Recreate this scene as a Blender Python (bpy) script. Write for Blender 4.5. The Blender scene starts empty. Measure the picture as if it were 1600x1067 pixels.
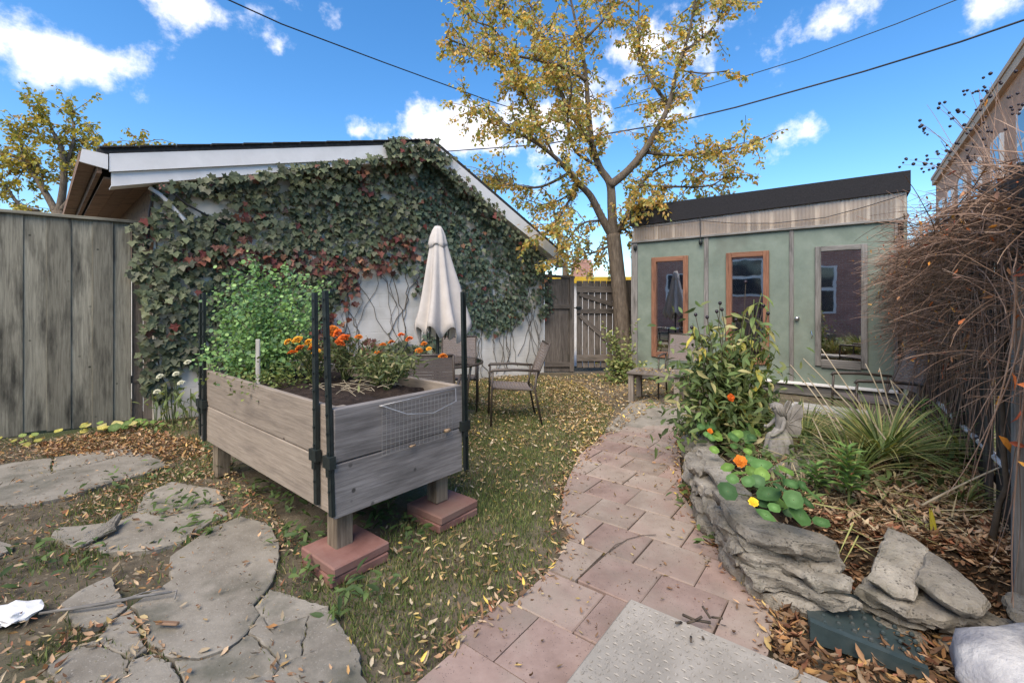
import bpy, bmesh, math, random
import numpy as np
from mathutils import Vector, Matrix, noise

rng = random.Random(11)
nr = np.random.default_rng(11)
scene = bpy.context.scene
R = math.radians

# ------------------------------------------------------------------ camera, sky, sun, exposure
F, HOR, CX, H = 700.0, 475.0, 800.0, 1.40
cam = bpy.data.objects.new('camera', bpy.data.cameras.new('camera'))
scene.collection.objects.link(cam)
cam.location = (0, 0, H)
cam.rotation_euler = (R(90), 0, 0)
cam.data.sensor_width = 36
cam.data.lens = F / 1600 * 36
cam.data.shift_y = -(533.5 - HOR) / 1600
cam.data.clip_start = 0.05
cam.data.clip_end = 3000
scene.camera = cam

SUN_EL = R(50)
SUN_FROM = Vector((-0.42, -0.91, 0)).normalized()
SUN_STRENGTH, SUN_ANGLE = 3.2, 55
SKY_STRENGTH = 0.15
EXPOSURE = 0.92

world = bpy.data.worlds.new('World')
scene.world = world
world.use_nodes = True


def build_sky():
    nt = world.node_tree
    N, L = nt.nodes, nt.links
    for n in list(N):
        N.remove(n)
    out = N.new('ShaderNodeOutputWorld')
    bg = N.new('ShaderNodeBackground')
    L.new(bg.outputs[0], out.inputs[0])
    bg.inputs[1].default_value = SKY_STRENGTH
    sky = N.new('ShaderNodeTexSky')
    sky.sky_type = 'NISHITA'
    sky.sun_disc = False
    sky.sun_elevation = SUN_EL
    sky.sun_rotation = math.atan2(SUN_FROM.x, SUN_FROM.y)
    sky.ozone_density = 2.0
    sky.dust_density = 0.4
    hs = N.new('ShaderNodeHueSaturation')
    hs.inputs['Saturation'].default_value = 1.30
    L.new(sky.outputs[0], hs.inputs['Color'])
    mul = N.new('ShaderNodeMix'); mul.data_type = 'RGBA'; mul.blend_type = 'MULTIPLY'
    mul.inputs[0].default_value = 1
    L.new(hs.outputs[0], mul.inputs[6])
    mul.inputs[7].default_value = (0.86, 0.90, 0.92, 1)
    tc = N.new('ShaderNodeTexCoord')

    def vm(op, a, b=None):
        n = N.new('ShaderNodeVectorMath'); n.operation = op
        for i, v in enumerate((a, b)):
            if v is None: continue
            if isinstance(v, tuple): n.inputs[i].default_value = v
            else: L.new(v, n.inputs[i])
        return n

    def mt(op, a, b=0.0, clamp=False):
        n = N.new('ShaderNodeMath'); n.operation = op; n.use_clamp = clamp
        for i, v in enumerate((a, b)):
            if isinstance(v, (int, float)): n.inputs[i].default_value = v
            else: L.new(v, n.inputs[i])
        return n.outputs[0]
    d = tc.outputs['Generated']
    sep = N.new('ShaderNodeSeparateXYZ'); L.new(d, sep.inputs[0])
    zz = mt('ADD', mt('MAXIMUM', sep.outputs[2], 0.0), 0.22)
    comb = N.new('ShaderNodeCombineXYZ')
    L.new(mt('DIVIDE', sep.outputs[0], zz), comb.inputs[0])
    L.new(mt('DIVIDE', sep.outputs[1], zz), comb.inputs[1])
    n1 = N.new('ShaderNodeTexNoise'); n1.inputs['Scale'].default_value = 1.15
    n1.inputs['Detail'].default_value = 9; n1.inputs['Roughness'].default_value = 0.58
    mp = vm('ADD', comb.outputs[0], (3.1, 7.7, 0))
    L.new(mp.outputs[0], n1.inputs['Vector'])
    n2 = N.new('ShaderNodeTexNoise'); n2.inputs['Scale'].default_value = 9
    n2.inputs['Detail'].default_value = 9; n2.inputs['Roughness'].default_value = 0.62
    L.new(d, n2.inputs['Vector'])
    tot = mt('MULTIPLY', n1.outputs[0], 0.9)
    # cumulus banks: a direction and an angular size each
    for px, py, sx, sy, a in [(90, 95, 120, 75, .42), (310, 18, 130, 42, .36), (690, 195, 140, 60, .36), (880, 185, 150, 50, .33),
                              (1030, 80, 150, 60, .26), (1225, 215, 70, 36, .30), (1310, 30, 130, 52, .32), (420, 222, 45, 18, .30),
                              (560, 205, 60, 30, .26), (1060, 185, 80, 35, .28), (720, 225, 80, 35, .3), (520, 12, 60, 25, .2), (870, 290, 100, 50, .25), (1590, -30, 90, 60, .3),
                              (-500, 150, 240, 90, .3), (2150, 160, 260, 90, .3), (300, -420, 240, 130, .3), (1300, -520, 300, 140, .3)]:
        c = Vector(((px - CX) / F, 1, (HOR - py) / F))
        k = 1 / c.length; c = c * k
        s1 = vm('SUBTRACT', d, tuple(c))
        s2 = vm('MULTIPLY', s1.outputs[0], (F / sx / k, F / sx / k, F / sy / k))
        ln = vm('LENGTH', s2.outputs[0])
        g = mt('SUBTRACT', 1.0, mt('MULTIPLY', ln.outputs['Value'], .80), True)
        tot = mt('ADD', tot, mt('MULTIPLY', g, a))
    tot = mt('ADD', tot, mt('MULTIPLY', mt('SUBTRACT', n2.outputs[0], .5), 1.05))
    mr = N.new('ShaderNodeMapRange'); mr.interpolation_type = 'SMOOTHSTEP'
    mr.inputs[1].default_value = 0.635; mr.inputs[2].default_value = 0.90
    L.new(tot, mr.inputs[0])
    ramp = N.new('ShaderNodeValToRGB')
    ramp.color_ramp.elements[0].position = .62; ramp.color_ramp.elements[0].color = (6.4, 6.1, 6.2, 1)
    ramp.color_ramp.elements[1].position = 1.0; ramp.color_ramp.elements[1].color = (4.7, 4.6, 5.0, 1)
    L.new(tot, ramp.inputs[0])
    mx = N.new('ShaderNodeMix'); mx.data_type = 'RGBA'
    L.new(mr.outputs[0], mx.inputs[0]); L.new(mul.outputs[2], mx.inputs[6]); L.new(ramp.outputs[0], mx.inputs[7])
    L.new(mx.outputs[2], bg.inputs[0])


build_sky()
sun = bpy.data.objects.new('sun', bpy.data.lights.new('sun', 'SUN'))
scene.collection.objects.link(sun)
sun.data.energy = SUN_STRENGTH
sun.data.angle = R(SUN_ANGLE)
sun.data.color = (1.0, 0.86, 0.69)
sun.rotation_euler = (SUN_FROM * math.cos(SUN_EL) + Vector((0, 0, math.sin(SUN_EL)))).to_track_quat('Z', 'Y').to_euler()
scene.view_settings.view_transform = 'Standard'
scene.view_settings.look = 'None'
scene.view_settings.exposure = EXPOSURE
scene.view_settings.gamma = 1
scene.view_settings.use_curve_mapping = False
scene.render.engine = 'CYCLES'
scene.cycles.use_denoising = True
scene.cycles.max_bounces = 6
scene.cycles.transparent_max_bounces = 12

# ------------------------------------------------------------------ geometry helpers


def at(px, py, Y):
    return Vector(((px - CX) / F * Y, Y, H + (HOR - py) / F * Y))


def gp(px, py, z=0.0):
    return at(px, py, (H - z) * F / (py - HOR))


def proj(p):
    return (CX + F * p[0] / p[1], HOR - F * (p[2] - H) / p[1])


class Wall:
    """A vertical plane through (x, y) along a ground direction."""
    def __init__(s, p, q):
        s.p = Vector((p[0], p[1], 0)); d = Vector((q[0] - p[0], q[1] - p[1], 0))
        s.len = d.length; s.d = d.normalized(); s.n = Vector((s.d.y, -s.d.x, 0))   # n faces the camera side

    def sz(s, px, py):
        k = (px - CX) / F
        t = (k * s.p.y - s.p.x) / (s.d.x - k * s.d.y)
        Y = s.p.y + t * s.d.y
        return t, H + (HOR - py) / F * Y

    def pt(s, t, z, off=0.0):
        v = s.p + s.d * t + s.n * off
        return Vector((v.x, v.y, z))


def wmat(o):
    m = o.matrix_basis.copy()
    while o.parent:
        o = o.parent
        m = o.matrix_basis @ m
    return m


def link(name, data, parent=None, M=None, local=False, **props):
    o = bpy.data.objects.new(name, data)
    scene.collection.objects.link(o)
    M = M or Matrix()
    if parent is not None:
        o.parent = parent
        if not local:
            M = wmat(parent).inverted() @ M
    o.matrix_basis = M
    for k, v in props.items():
        o[k] = v
    return o


def thing(name, loc, label, cat, group=None, rz=0.0):
    o = link(name, None, None, Matrix.Translation(Vector(loc)) @ Matrix.Rotation(rz, 4, 'Z'), label=label, category=cat)
    if group: o['group'] = group
    o.empty_display_size = .1
    return o


def copy_tree(o, parent=None):
    c = o.copy(); scene.collection.objects.link(c); c.parent = parent
    for ch in list(o.children):
        copy_tree(ch, c)
    return c


class MB:
    def __init__(s):
        s.v = []; s.f = []

    def add(s, vs, fs):
        b = len(s.v); s.v += [tuple(v) for v in vs]; s.f += [tuple(b + i for i in f) for f in fs]

    def box(s, M, x, y, z):
        vs = [M @ Vector((sx * x / 2, sy * y / 2, sz * z / 2)) for sx in (-1, 1) for sy in (-1, 1) for sz in (-1, 1)]
        s.add(vs, [(0, 1, 3, 2), (4, 6, 7, 5), (0, 4, 5, 1), (2, 3, 7, 6), (0, 2, 6, 4), (1, 5, 7, 3)])

    def tube(s, pts, r, n=6, cap=True):
        pts = [Vector(p) for p in pts]
        if not isinstance(r, (list, tuple)): r = [r] * len(pts)
        ring = []
        u = None
        for i, p in enumerate(pts):
            t = (pts[min(i + 1, len(pts) - 1)] - pts[max(i - 1, 0)])
            if t.length < 1e-9: t = Vector((0, 0, 1))
            t.normalize()
            if u is None:
                u = t.orthogonal().normalized()
            else:
                u = (u - t * u.dot(t))
                u = u.normalized() if u.length > 1e-6 else t.orthogonal().normalized()
            w = t.cross(u)
            ring.append([p + (u * math.cos(2 * math.pi * k / n) + w * math.sin(2 * math.pi * k / n)) * r[i] for k in range(n)])
        vs = [v for rr in ring for v in rr]; fs = []
        for i in range(len(pts) - 1):
            for k in range(n):
                a = i * n + k; b = i * n + (k + 1) % n
                fs.append((a, b, b + n, a + n))
        if cap and n > 2:
            fs.append(tuple(range(n - 1, -1, -1))); fs.append(tuple((len(pts) - 1) * n + k for k in range(n)))
        s.add(vs, fs)

    def lathe(s, c, prof, n=16, wob=None):
        vs = []; fs = []
        for i, (r, z) in enumerate(prof):
            for k in range(n):
                a = 2 * math.pi * k / n
                rr, zz = (r, z) if wob is None else wob(i, a, r, z)
                vs.append(Vector(c) + Vector((rr * math.cos(a), rr * math.sin(a), zz)))
        for i in range(len(prof) - 1):
            for k in range(n):
                a = i * n + k; b = i * n + (k + 1) % n
                fs.append((a, b, b + n, a + n))
        fs.append(tuple(range(n - 1, -1, -1))); fs.append(tuple((len(prof) - 1) * n + k for k in range(n)))
        s.add(vs, fs)

    def mesh(s, name, mat=None, smooth=False):
        me = bpy.data.meshes.new(name); me.from_pydata(s.v, [], s.f)
        if mat: me.materials.append(mat)
        if smooth: me.polygons.foreach_set('use_smooth', [True] * len(me.polygons))
        me.update()
        return me

    def obj(s, name, mat, parent=None, smooth=False, local=False, M=None, **props):
        return link(name, s.mesh(name, mat, smooth), parent, M, local, **props)


def axes(a, b, up):
    a, b = Vector(a), Vector(b)
    x = (b - a).normalized(); u = Vector(up)
    y = u.cross(x)
    y = y.normalized() if y.length > 1e-6 else x.orthogonal().normalized()
    z = x.cross(y)
    M = Matrix((x, y, z)).transposed().to_4x4()
    M.translation = (a + b) / 2
    return M, (b - a).length


def bevel_box(x, y, z, bev, warp=0.0):
    bm = bmesh.new()
    bmesh.ops.create_cube(bm, size=1)
    for v in bm.verts:
        v.co = Vector((v.co.x * x, v.co.y * y, v.co.z * z)) + Vector((0, rng.uniform(-1, 1), rng.uniform(-1, 1))) * warp
    if bev > 0:
        bmesh.ops.bevel(bm, geom=bm.edges[:], offset=bev, segments=1, affect='EDGES')
    me = bpy.data.meshes.new('m'); bm.to_mesh(me); bm.free()
    return me


def beam(name, a, b, w, t, mat, parent=None, up=(0, 0, 1), bev=0.004, warp=0.0, local=False, **props):
    """A board from a to b: w wide along up, t thick across."""
    M, Ln = axes(a, b, up)
    me = bevel_box(Ln, t, w, min(bev, t * .3, w * .3), warp); me.name = name
    me.materials.append(mat)
    return link(name, me, parent, M, local, **props)


def grow(name, pts, mat, parent, zt, thick, tilt=(0, 0), rough=.02, n=26, seed=0, inset=.03, flat=False, **props):
    """A rough slab of stone or concrete whose top outline is given on the ground; ragged sides, uneven top."""
    pts = [Vector((p[0], p[1], 0)) for p in pts]
    c = sum(pts, Vector()) / len(pts)
    per = [(pts[(i + 1) % len(pts)] - pts[i]).length for i in range(len(pts))]
    tot = sum(per); out = []
    sub = [max(1, round(n * q / tot)) for q in per]
    for i in range(len(pts)):
        for k in range(sub[i]):
            out.append(pts[i].lerp(pts[(i + 1) % len(pts)], k / sub[i]))
    n = len(out)
    so = Vector((seed * 3.7, seed * 1.3, 0))

    def nz(v, s=8.0): return noise.noise_vector(v * s + so) + noise.noise_vector(v * s * 3.1 + so) * .55 + noise.noise_vector(v * s * 8 + so) * .28
    rings = []
    dirs = [(p - c).normalized() for p in out]
    minr = min((p - c).length for p in out)
    ins = min(inset, minr * .4)
    lv = [(-minr * .62, 0), (-minr * .3, 0), (-ins, -.001), (-.002, -.004), (.006, -thick * .22), (.010, -thick * .42), (.004, -thick * .62), (-.004, -thick * .8), (-.02, -thick)]
    if flat: lv = [(-minr * .62, 0), (-minr * .3, 0), (-.03, 0), (-.0075, -.001), (-.003, -.005), (-.004, -.03), (-.006, -thick)]
    for li, (dr, dz) in enumerate(lv):
        ring = []
        for p, d in zip(out, dirs):
            q = p + d * dr
            q.z = zt + dz + (q.x - c.x) * tilt[0] + (q.y - c.y) * tilt[1]
            j = nz(q)
            k = rough * ((1.0 if li >= 2 else 0) if flat else (1.0 if li >= 4 else .75 if li >= 2 else .3))
            q += Vector((j.x * k, j.y * k, (0 if flat else j.z * k * (.3 if li < 4 else .8))))
            ring.append(q)
        rings.append(ring)
    vs = [v for r in rings for v in r]; fs = []
    vs.append(Vector((c.x, c.y, zt + (0 if flat else rough * .2))))
    ci = len(vs) - 1
    for k in range(n):
        k2 = (k + 1) % n
        fs.append((ci, k, k2))
        for i in range(len(rings) - 1):
            a = i * n
            fs.append((a + k, a + n + k, a + n + k2, a + k2))
    fs.append(tuple((len(rings) - 1) * n + k for k in range(n))[::-1])
    mb = MB(); org = Vector((c.x, c.y, zt))
    mb.add([v - org for v in vs], fs)
    me = mb.mesh(name, mat)
    bm = bmesh.new(); bm.from_mesh(me); bmesh.ops.recalc_face_normals(bm, faces=bm.faces[:]); bm.to_mesh(me); bm.free()
    me.polygons.foreach_set('use_smooth', [True] * len(me.polygons))
    me.set_sharp_from_angle(angle=R(26))
    return link(name, me, parent, Matrix.Translation(org), **props)


# ---- many small leaves in one mesh
def leaf_t(kind):
    if kind == 'diamond':
        return np.array([(0, 0, 0), (.33, .45, .08), (0, 1, -.06), (-.33, .45, .08)], float), [(0, 1, 2), (0, 2, 3)]
    if kind == 'lance':
        v = [(0, 0, 0), (.15, .3, .05), (0, .36, 0), (-.15, .3, .05), (.13, .65, .0), (0, .7, -.05), (-.13, .65, .0), (0, 1, -.18)]
        return np.array(v, float), [(0, 1, 2), (0, 2, 3), (1, 4, 5, 2), (2, 5, 6, 3), (4, 7, 5), (5, 7, 6)]
    if kind == 'ivy':
        v = [(0, .12, 0), (.30, -.06, .05), (.34, .22, .06), (.62, .38, -.04), (.30, .56, .05), (.26, .74, .02), (0, 1.05, -.1),
             (-.26, .74, .02), (-.30, .56, .05), (-.62, .38, -.04), (-.34, .22, .06), (-.30, -.06, .05), (0, .5, .0)]
        f = [(12, i, i + 1) for i in range(1, 11)] + [(12, 11, 0), (12, 0, 1)]
        return np.array(v, float), f
    if kind == 'round':
        n = 8
        v = [(0, 0, -.05)] + [(.3 * math.cos(2 * math.pi * k / n), .3 * math.sin(2 * math.pi * k / n), -.02) for k in range(n)]
        v += [(math.cos(2 * math.pi * k / n) * (.5 + .04 * math.sin(3 * k)), math.sin(2 * math.pi * k / n) * (.5 + .03 * math.cos(2 * k)), .05 * math.sin(2.2 * k + 1) - .02) for k in range(n)]
        f = [(0, 1 + k, 1 + (k + 1) % n) for k in range(n)] + [(1 + k, 1 + n + k, 1 + n + (k + 1) % n, 1 + (k + 1) % n) for k in range(n)]
        return np.array(v, float), f
    if kind == 'disc':
        n = 6
        v = [(0, 0, -.04)] + [(.5 * math.cos(2 * math.pi * k / n), .5 * math.sin(2 * math.pi * k / n), .05 * math.sin(3 * k)) for k in range(n)]
        return np.array(v, float), [(0, 1 + k, 1 + (k + 1) % n) for k in range(n)]
    if kind == 'curl':
        v = [(0, 0, .0), (.17, .3, .12), (0, .4, .02), (-.17, .3, .10), (.12, .72, .16), (0, .75, .09), (-.12, .72, .13), (.04, 1, .26)]
        return np.array(v, float), [(0, 1, 2), (0, 2, 3), (1, 4, 5, 2), (2, 5, 6, 3), (4, 7, 5), (5, 7, 6)]
    if kind == 'blade':
        v = [(-.035, 0, 0), (.035, 0, 0), (-.028, .5, .03), (.028, .5, .03), (0, 1, .22)]
        return np.array(v, float), [(0, 1, 3, 2), (2, 3, 4)]


def nrm(a):
    return a / np.maximum(np.linalg.norm(a, axis=1, keepdims=True), 1e-9)


def frames(n, t):
    n = nrm(n); t = nrm(t - n * np.sum(n * t, 1, keepdims=True))
    x = np.cross(t, n)
    return np.stack([x, t, n], axis=2)


def leaves(name, shape, pos, n, t, size, cols, mat, parent=None, **props):
    tv, tf = leaf_t(shape)
    N = len(pos); k = len(tv)
    size = np.broadcast_to(np.asarray(size, float).reshape(N, -1) if np.ndim(size) else np.full((N, 1), size), (N, 3) if np.ndim(size) > 1 else (N, 1))
    Rm = frames(np.asarray(n, float), np.asarray(t, float))
    V = np.einsum('nij,nkj->nki', Rm, tv[None] * size[:, None, :]) + np.asarray(pos, float)[:, None, :]
    V = V.reshape(-1, 3)
    loops = np.concatenate([np.array(f) for f in tf]); tl = np.array([len(f) for f in tf])
    LI = (loops[None] + (np.arange(N) * k)[:, None]).reshape(-1)
    tot = np.tile(tl, N); st = np.concatenate([[0], np.cumsum(tot)[:-1]])
    me = bpy.data.meshes.new(name)
    me.vertices.add(len(V)); me.vertices.foreach_set('co', V.ravel())
    me.loops.add(len(LI)); me.loops.foreach_set('vertex_index', LI.astype(np.int32))
    me.polygons.add(len(tot)); me.polygons.foreach_set('loop_start', st.astype(np.int32)); me.polygons.foreach_set('loop_total', tot.astype(np.int32))
    me.update(calc_edges=True)
    setcol(me, np.repeat(np.asarray(cols, float), k, axis=0))
    me.materials.append(mat)
    return link(name, me, parent, None, **props)


def setcol(me, c):
    a = me.color_attributes.new('col', 'FLOAT_COLOR', 'POINT')
    a.data.foreach_set('color', np.concatenate([c, np.ones((len(c), 1))], 1).ravel().astype(np.float32))


_lm = {}


def leaf_mesh(kind, col, mat):
    key = (kind, tuple(round(c, 4) for c in col), mat.name)
    if key not in _lm:
        v, f = leaf_t(kind)
        me = bpy.data.meshes.new('leaf'); me.from_pydata([tuple(p) for p in v], [], f)
        C_ = np.tile(np.array(col, float), (len(v), 1))
        if kind == 'round': C_[0] = C_[0] * 1.5 + .03; me.polygons.foreach_set('use_smooth', [True] * len(me.polygons))
        setcol(me, C_); me.materials.append(mat); me.update()
        _lm[key] = me
    return _lm[key]


def leaf_obj(kind, col, mat, parent, pos, n, t, s, name='leaf'):
    n = Vector(n).normalized(); t = Vector(t); t = (t - n * t.dot(n)).normalized(); x = t.cross(n)
    M = Matrix((x, t, n)).transposed().to_4x4() @ Matrix.Scale(s, 4)
    M.translation = Vector(pos)
    return link(name, leaf_mesh(kind, col, mat), parent, M)


def palette(N, cols, w=None, var=.18):
    cols = np.array(cols, float)
    p = None if w is None else np.array(w, float) / sum(w)
    i = nr.choice(len(cols), N, p=p)
    return np.clip(cols[i] * (1 + nr.normal(0, var, (N, 1))), .004, 1)


def inpoly(x, y, poly):
    x = np.asarray(x, float); y = np.asarray(y, float); r = np.zeros(x.shape, bool); j = len(poly) - 1
    for i in range(len(poly)):
        xi, yi = poly[i][0], poly[i][1]; xj, yj = poly[j][0], poly[j][1]
        if yi != yj:
            r ^= ((yi > y) != (yj > y)) & (x < (xj - xi) * (y - yi) / (yj - yi) + xi)
        j = i
    return r


def dist_edge(x, y, pts):
    d = 1e9
    for a, b in zip(pts[:-1], pts[1:]):
        ax, ay, bx, by = a[0], a[1], b[0], b[1]
        t = max(0, min(1, ((x - ax) * (bx - ax) + (y - ay) * (by - ay)) / ((bx - ax) ** 2 + (by - ay) ** 2)))
        d = min(d, math.hypot(x - ax - t * (bx - ax), y - ay - t * (by - ay)))
    return d


def scatter(poly, N):
    xs = [p[0] for p in poly]; ys = [p[1] for p in poly]
    x = nr.uniform(min(xs), max(xs), N); y = nr.uniform(min(ys), max(ys), N)
    k = inpoly(x, y, poly)
    return x[k], y[k]


def nfield(x, y, s, seed=0.0):
    return np.array([noise.noise(Vector((a * s + seed, b * s - seed, seed))) for a, b in zip(x, y)])


# ------------------------------------------------------------------ materials
def newmat(name):
    m = bpy.data.materials.new(name); m.use_nodes = True
    nt = m.node_tree; b = nt.nodes['Principled BSDF']
    return m, nt, nt.nodes, nt.links, b


def ramp_node(N, stops):
    r = N.new('ShaderNodeValToRGB'); e = r.color_ramp.elements
    while len(e) < len(stops): e.new(.5)
    for el, (p, c) in zip(e, stops):
        el.position = p; el.color = (*c, 1)
    return r


def surf(name, stops, scale=6, stretch=(1, 1, 1), rough=.85, bump=.3, bscale=None, stain=None, stain_scale=1.5, stain_lo=.5, stain_hi=.7,
         rnd=.0, speck=None, speck_scale=60, speck_t=.25, spec=.3, coords='Object', bdist=.01, distort=0.0, metal=0.0, fine=0.0):
    m, nt, N, L, b = newmat(name)
    tc = N.new('ShaderNodeTexCoord'); oi = N.new('ShaderNodeObjectInfo')
    off = N.new('ShaderNodeVectorMath'); off.operation = 'SCALE'; off.inputs[0].default_value = (31, 17, 23)
    L.new(oi.outputs['Random'], off.inputs['Scale'])
    ad = N.new('ShaderNodeVectorMath'); ad.operation = 'ADD'
    L.new(tc.outputs[coords], ad.inputs[0]); L.new(off.outputs[0], ad.inputs[1])
    mp = N.new('ShaderNodeVectorMath'); mp.operation = 'MULTIPLY'; mp.inputs[1].default_value = stretch
    L.new(ad.outputs[0], mp.inputs[0])
    n1 = N.new('ShaderNodeTexNoise'); n1.inputs['Scale'].default_value = scale; n1.inputs['Detail'].default_value = 8; n1.inputs['Roughness'].default_value = .65
    n1.inputs['Distortion'].default_value = distort
    L.new(mp.outputs[0], n1.inputs['Vector'])
    r = ramp_node(N, stops); L.new(n1.outputs[0], r.inputs[0])
    col = r.outputs[0]

    def mixc(fac, a, bc, mode='MIX'):
        x = N.new('ShaderNodeMix'); x.data_type = 'RGBA'; x.blend_type = mode
        if isinstance(fac, float): x.inputs[0].default_value = fac
        else: L.new(fac, x.inputs[0])
        L.new(a, x.inputs[6])
        if isinstance(bc, tuple): x.inputs[7].default_value = (*bc, 1)
        else: L.new(bc, x.inputs[7])
        return x.outputs[2]
    if speck:
        vo = N.new('ShaderNodeTexVoronoi'); vo.inputs['Scale'].default_value = speck_scale
        L.new(ad.outputs[0], vo.inputs['Vector'])
        mr = N.new('ShaderNodeMapRange'); mr.inputs[1].default_value = speck_t; mr.inputs[2].default_value = speck_t * .6
        L.new(vo.outputs['Distance'], mr.inputs[0])
        sp = N.new('ShaderNodeTexNoise'); sp.inputs['Scale'].default_value = speck_scale * .4; L.new(ad.outputs[0], sp.inputs['Vector'])
        ml = N.new('ShaderNodeMath'); ml.operation = 'MULTIPLY'; L.new(mr.outputs[0], ml.inputs[0])
        g = N.new('ShaderNodeMapRange'); g.inputs[1].default_value = .5; g.inputs[2].default_value = .62; L.new(sp.outputs[0], g.inputs[0])
        L.new(g.outputs[0], ml.inputs[1])
        col = mixc(ml.outputs[0], col, speck)
    if stain:
        n3 = N.new('ShaderNodeTexNoise'); n3.inputs['Scale'].default_value = stain_scale; n3.inputs['Detail'].default_value = 6; n3.inputs['Roughness'].default_value = .6
        st = N.new('ShaderNodeVectorMath'); st.operation = 'MULTIPLY'
        st.inputs[1].default_value = tuple(1 if q <= 1 else 1 + (q - 1) * .22 for q in stretch)
        L.new(ad.outputs[0], st.inputs[0]); L.new(st.outputs[0], n3.inputs['Vector'])
        mr = N.new('ShaderNodeMapRange'); mr.inputs[1].default_value = stain_lo; mr.inputs[2].default_value = stain_hi
        L.new(n3.outputs[0], mr.inputs[0])
        col = mixc(mr.outputs[0], col, stain)
    if rnd:
        mr = N.new('ShaderNodeMapRange'); mr.inputs[3].default_value = 1 - rnd; mr.inputs[4].default_value = 1 + rnd
        L.new(oi.outputs['Random'], mr.inputs[0])
        hv = N.new('ShaderNodeHueSaturation'); L.new(mr.outputs[0], hv.inputs['Value']); L.new(col, hv.inputs['Color'])
        col = hv.outputs[0]
    L.new(col, b.inputs['Base Color'])
    b.inputs['Roughness'].default_value = rough
    b.inputs['Specular IOR Level'].default_value = spec
    b.inputs['Metallic'].default_value = metal
    if bump:
        n2 = N.new('ShaderNodeTexNoise'); n2.inputs['Scale'].default_value = bscale or scale * 2; n2.inputs['Detail'].default_value = 9; n2.inputs['Roughness'].default_value = .7
        L.new(mp.outputs[0], n2.inputs['Vector'])
        bp = N.new('ShaderNodeBump'); bp.inputs['Strength'].default_value = bump; bp.inputs['Distance'].default_value = bdist
        L.new(n2.outputs[0], bp.inputs['Height']); L.new(bp.outputs[0], b.inputs['Normal'])
    return m


def leafmat(name, rough=.55, trans=.3, spec=.25, tint=(1.25, 1.2, .7)):
    m, nt, N, L, b = newmat(name)
    a = N.new('ShaderNodeAttribute'); a.attribute_name = 'col'
    oi = N.new('ShaderNodeObjectInfo')
    tc = N.new('ShaderNodeTexCoord'); nz = N.new('ShaderNodeTexNoise'); nz.inputs['Scale'].default_value = 14; nz.inputs['Detail'].default_value = 4
    L.new(tc.outputs['Object'], nz.inputs['Vector'])
    ad = N.new('ShaderNodeMath'); ad.operation = 'ADD'; L.new(oi.outputs['Random'], ad.inputs[0]); L.new(nz.outputs[0], ad.inputs[1])
    mr = N.new('ShaderNodeMapRange'); mr.inputs[1].default_value = .2; mr.inputs[2].default_value = 1.8; mr.inputs[3].default_value = .7; mr.inputs[4].default_value = 1.35
    L.new(ad.outputs[0], mr.inputs[0])
    hv = N.new('ShaderNodeHueSaturation'); L.new(a.outputs['Color'], hv.inputs['Color']); L.new(mr.outputs[0], hv.inputs['Value'])
    L.new(hv.outputs[0], b.inputs['Base Color'])
    b.inputs['Roughness'].default_value = rough; b.inputs['Specular IOR Level'].default_value = spec
    tr = N.new('ShaderNodeBsdfTranslucent')
    mu = N.new('ShaderNodeMix'); mu.data_type = 'RGBA'; mu.blend_type = 'MULTIPLY'; mu.inputs[0].default_value = 1
    L.new(hv.outputs[0], mu.inputs[6]); mu.inputs[7].default_value = (*tint, 1)
    L.new(mu.outputs[2], tr.inputs['Color'])
    ms = N.new('ShaderNodeMixShader'); ms.inputs[0].default_value = trans
    L.new(b.outputs[0], ms.inputs[1]); L.new(tr.outputs[0], ms.inputs[2])
    L.new(ms.outputs[0], N['Material Output'].inputs[0])
    return m


def glassmat(name, tint, refl, rough=.02):
    m, nt, N, L, b = newmat(name)
    N.remove(b)
    t = N.new('ShaderNodeBsdfTransparent'); t.inputs[0].default_value = (*tint, 1)
    g = N.new('ShaderNodeBsdfGlossy'); g.inputs['Roughness'].default_value = rough; g.inputs[0].default_value = (.95, .95, .95, 1)
    tc = N.new('ShaderNodeTexCoord'); nz = N.new('ShaderNodeTexNoise'); nz.inputs['Scale'].default_value = 3; L.new(tc.outputs['Object'], nz.inputs['Vector'])
    bp = N.new('ShaderNodeBump'); bp.inputs['Strength'].default_value = .05; bp.inputs['Distance'].default_value = .01
    L.new(nz.outputs[0], bp.inputs['Height']); L.new(bp.outputs[0], g.inputs['Normal'])
    fr = N.new('ShaderNodeFresnel'); fr.inputs[0].default_value = 1.5
    mr = N.new('ShaderNodeMapRange'); mr.inputs[3].default_value = refl; mr.inputs[4].default_value = 1
    L.new(fr.outputs[0], mr.inputs[0])
    ms = N.new('ShaderNodeMixShader'); L.new(mr.outputs[0], ms.inputs[0]); L.new(t.outputs[0], ms.inputs[1]); L.new(g.outputs[0], ms.inputs[2])
    L.new(ms.outputs[0], N['Material Output'].inputs[0])
    return m


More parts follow.
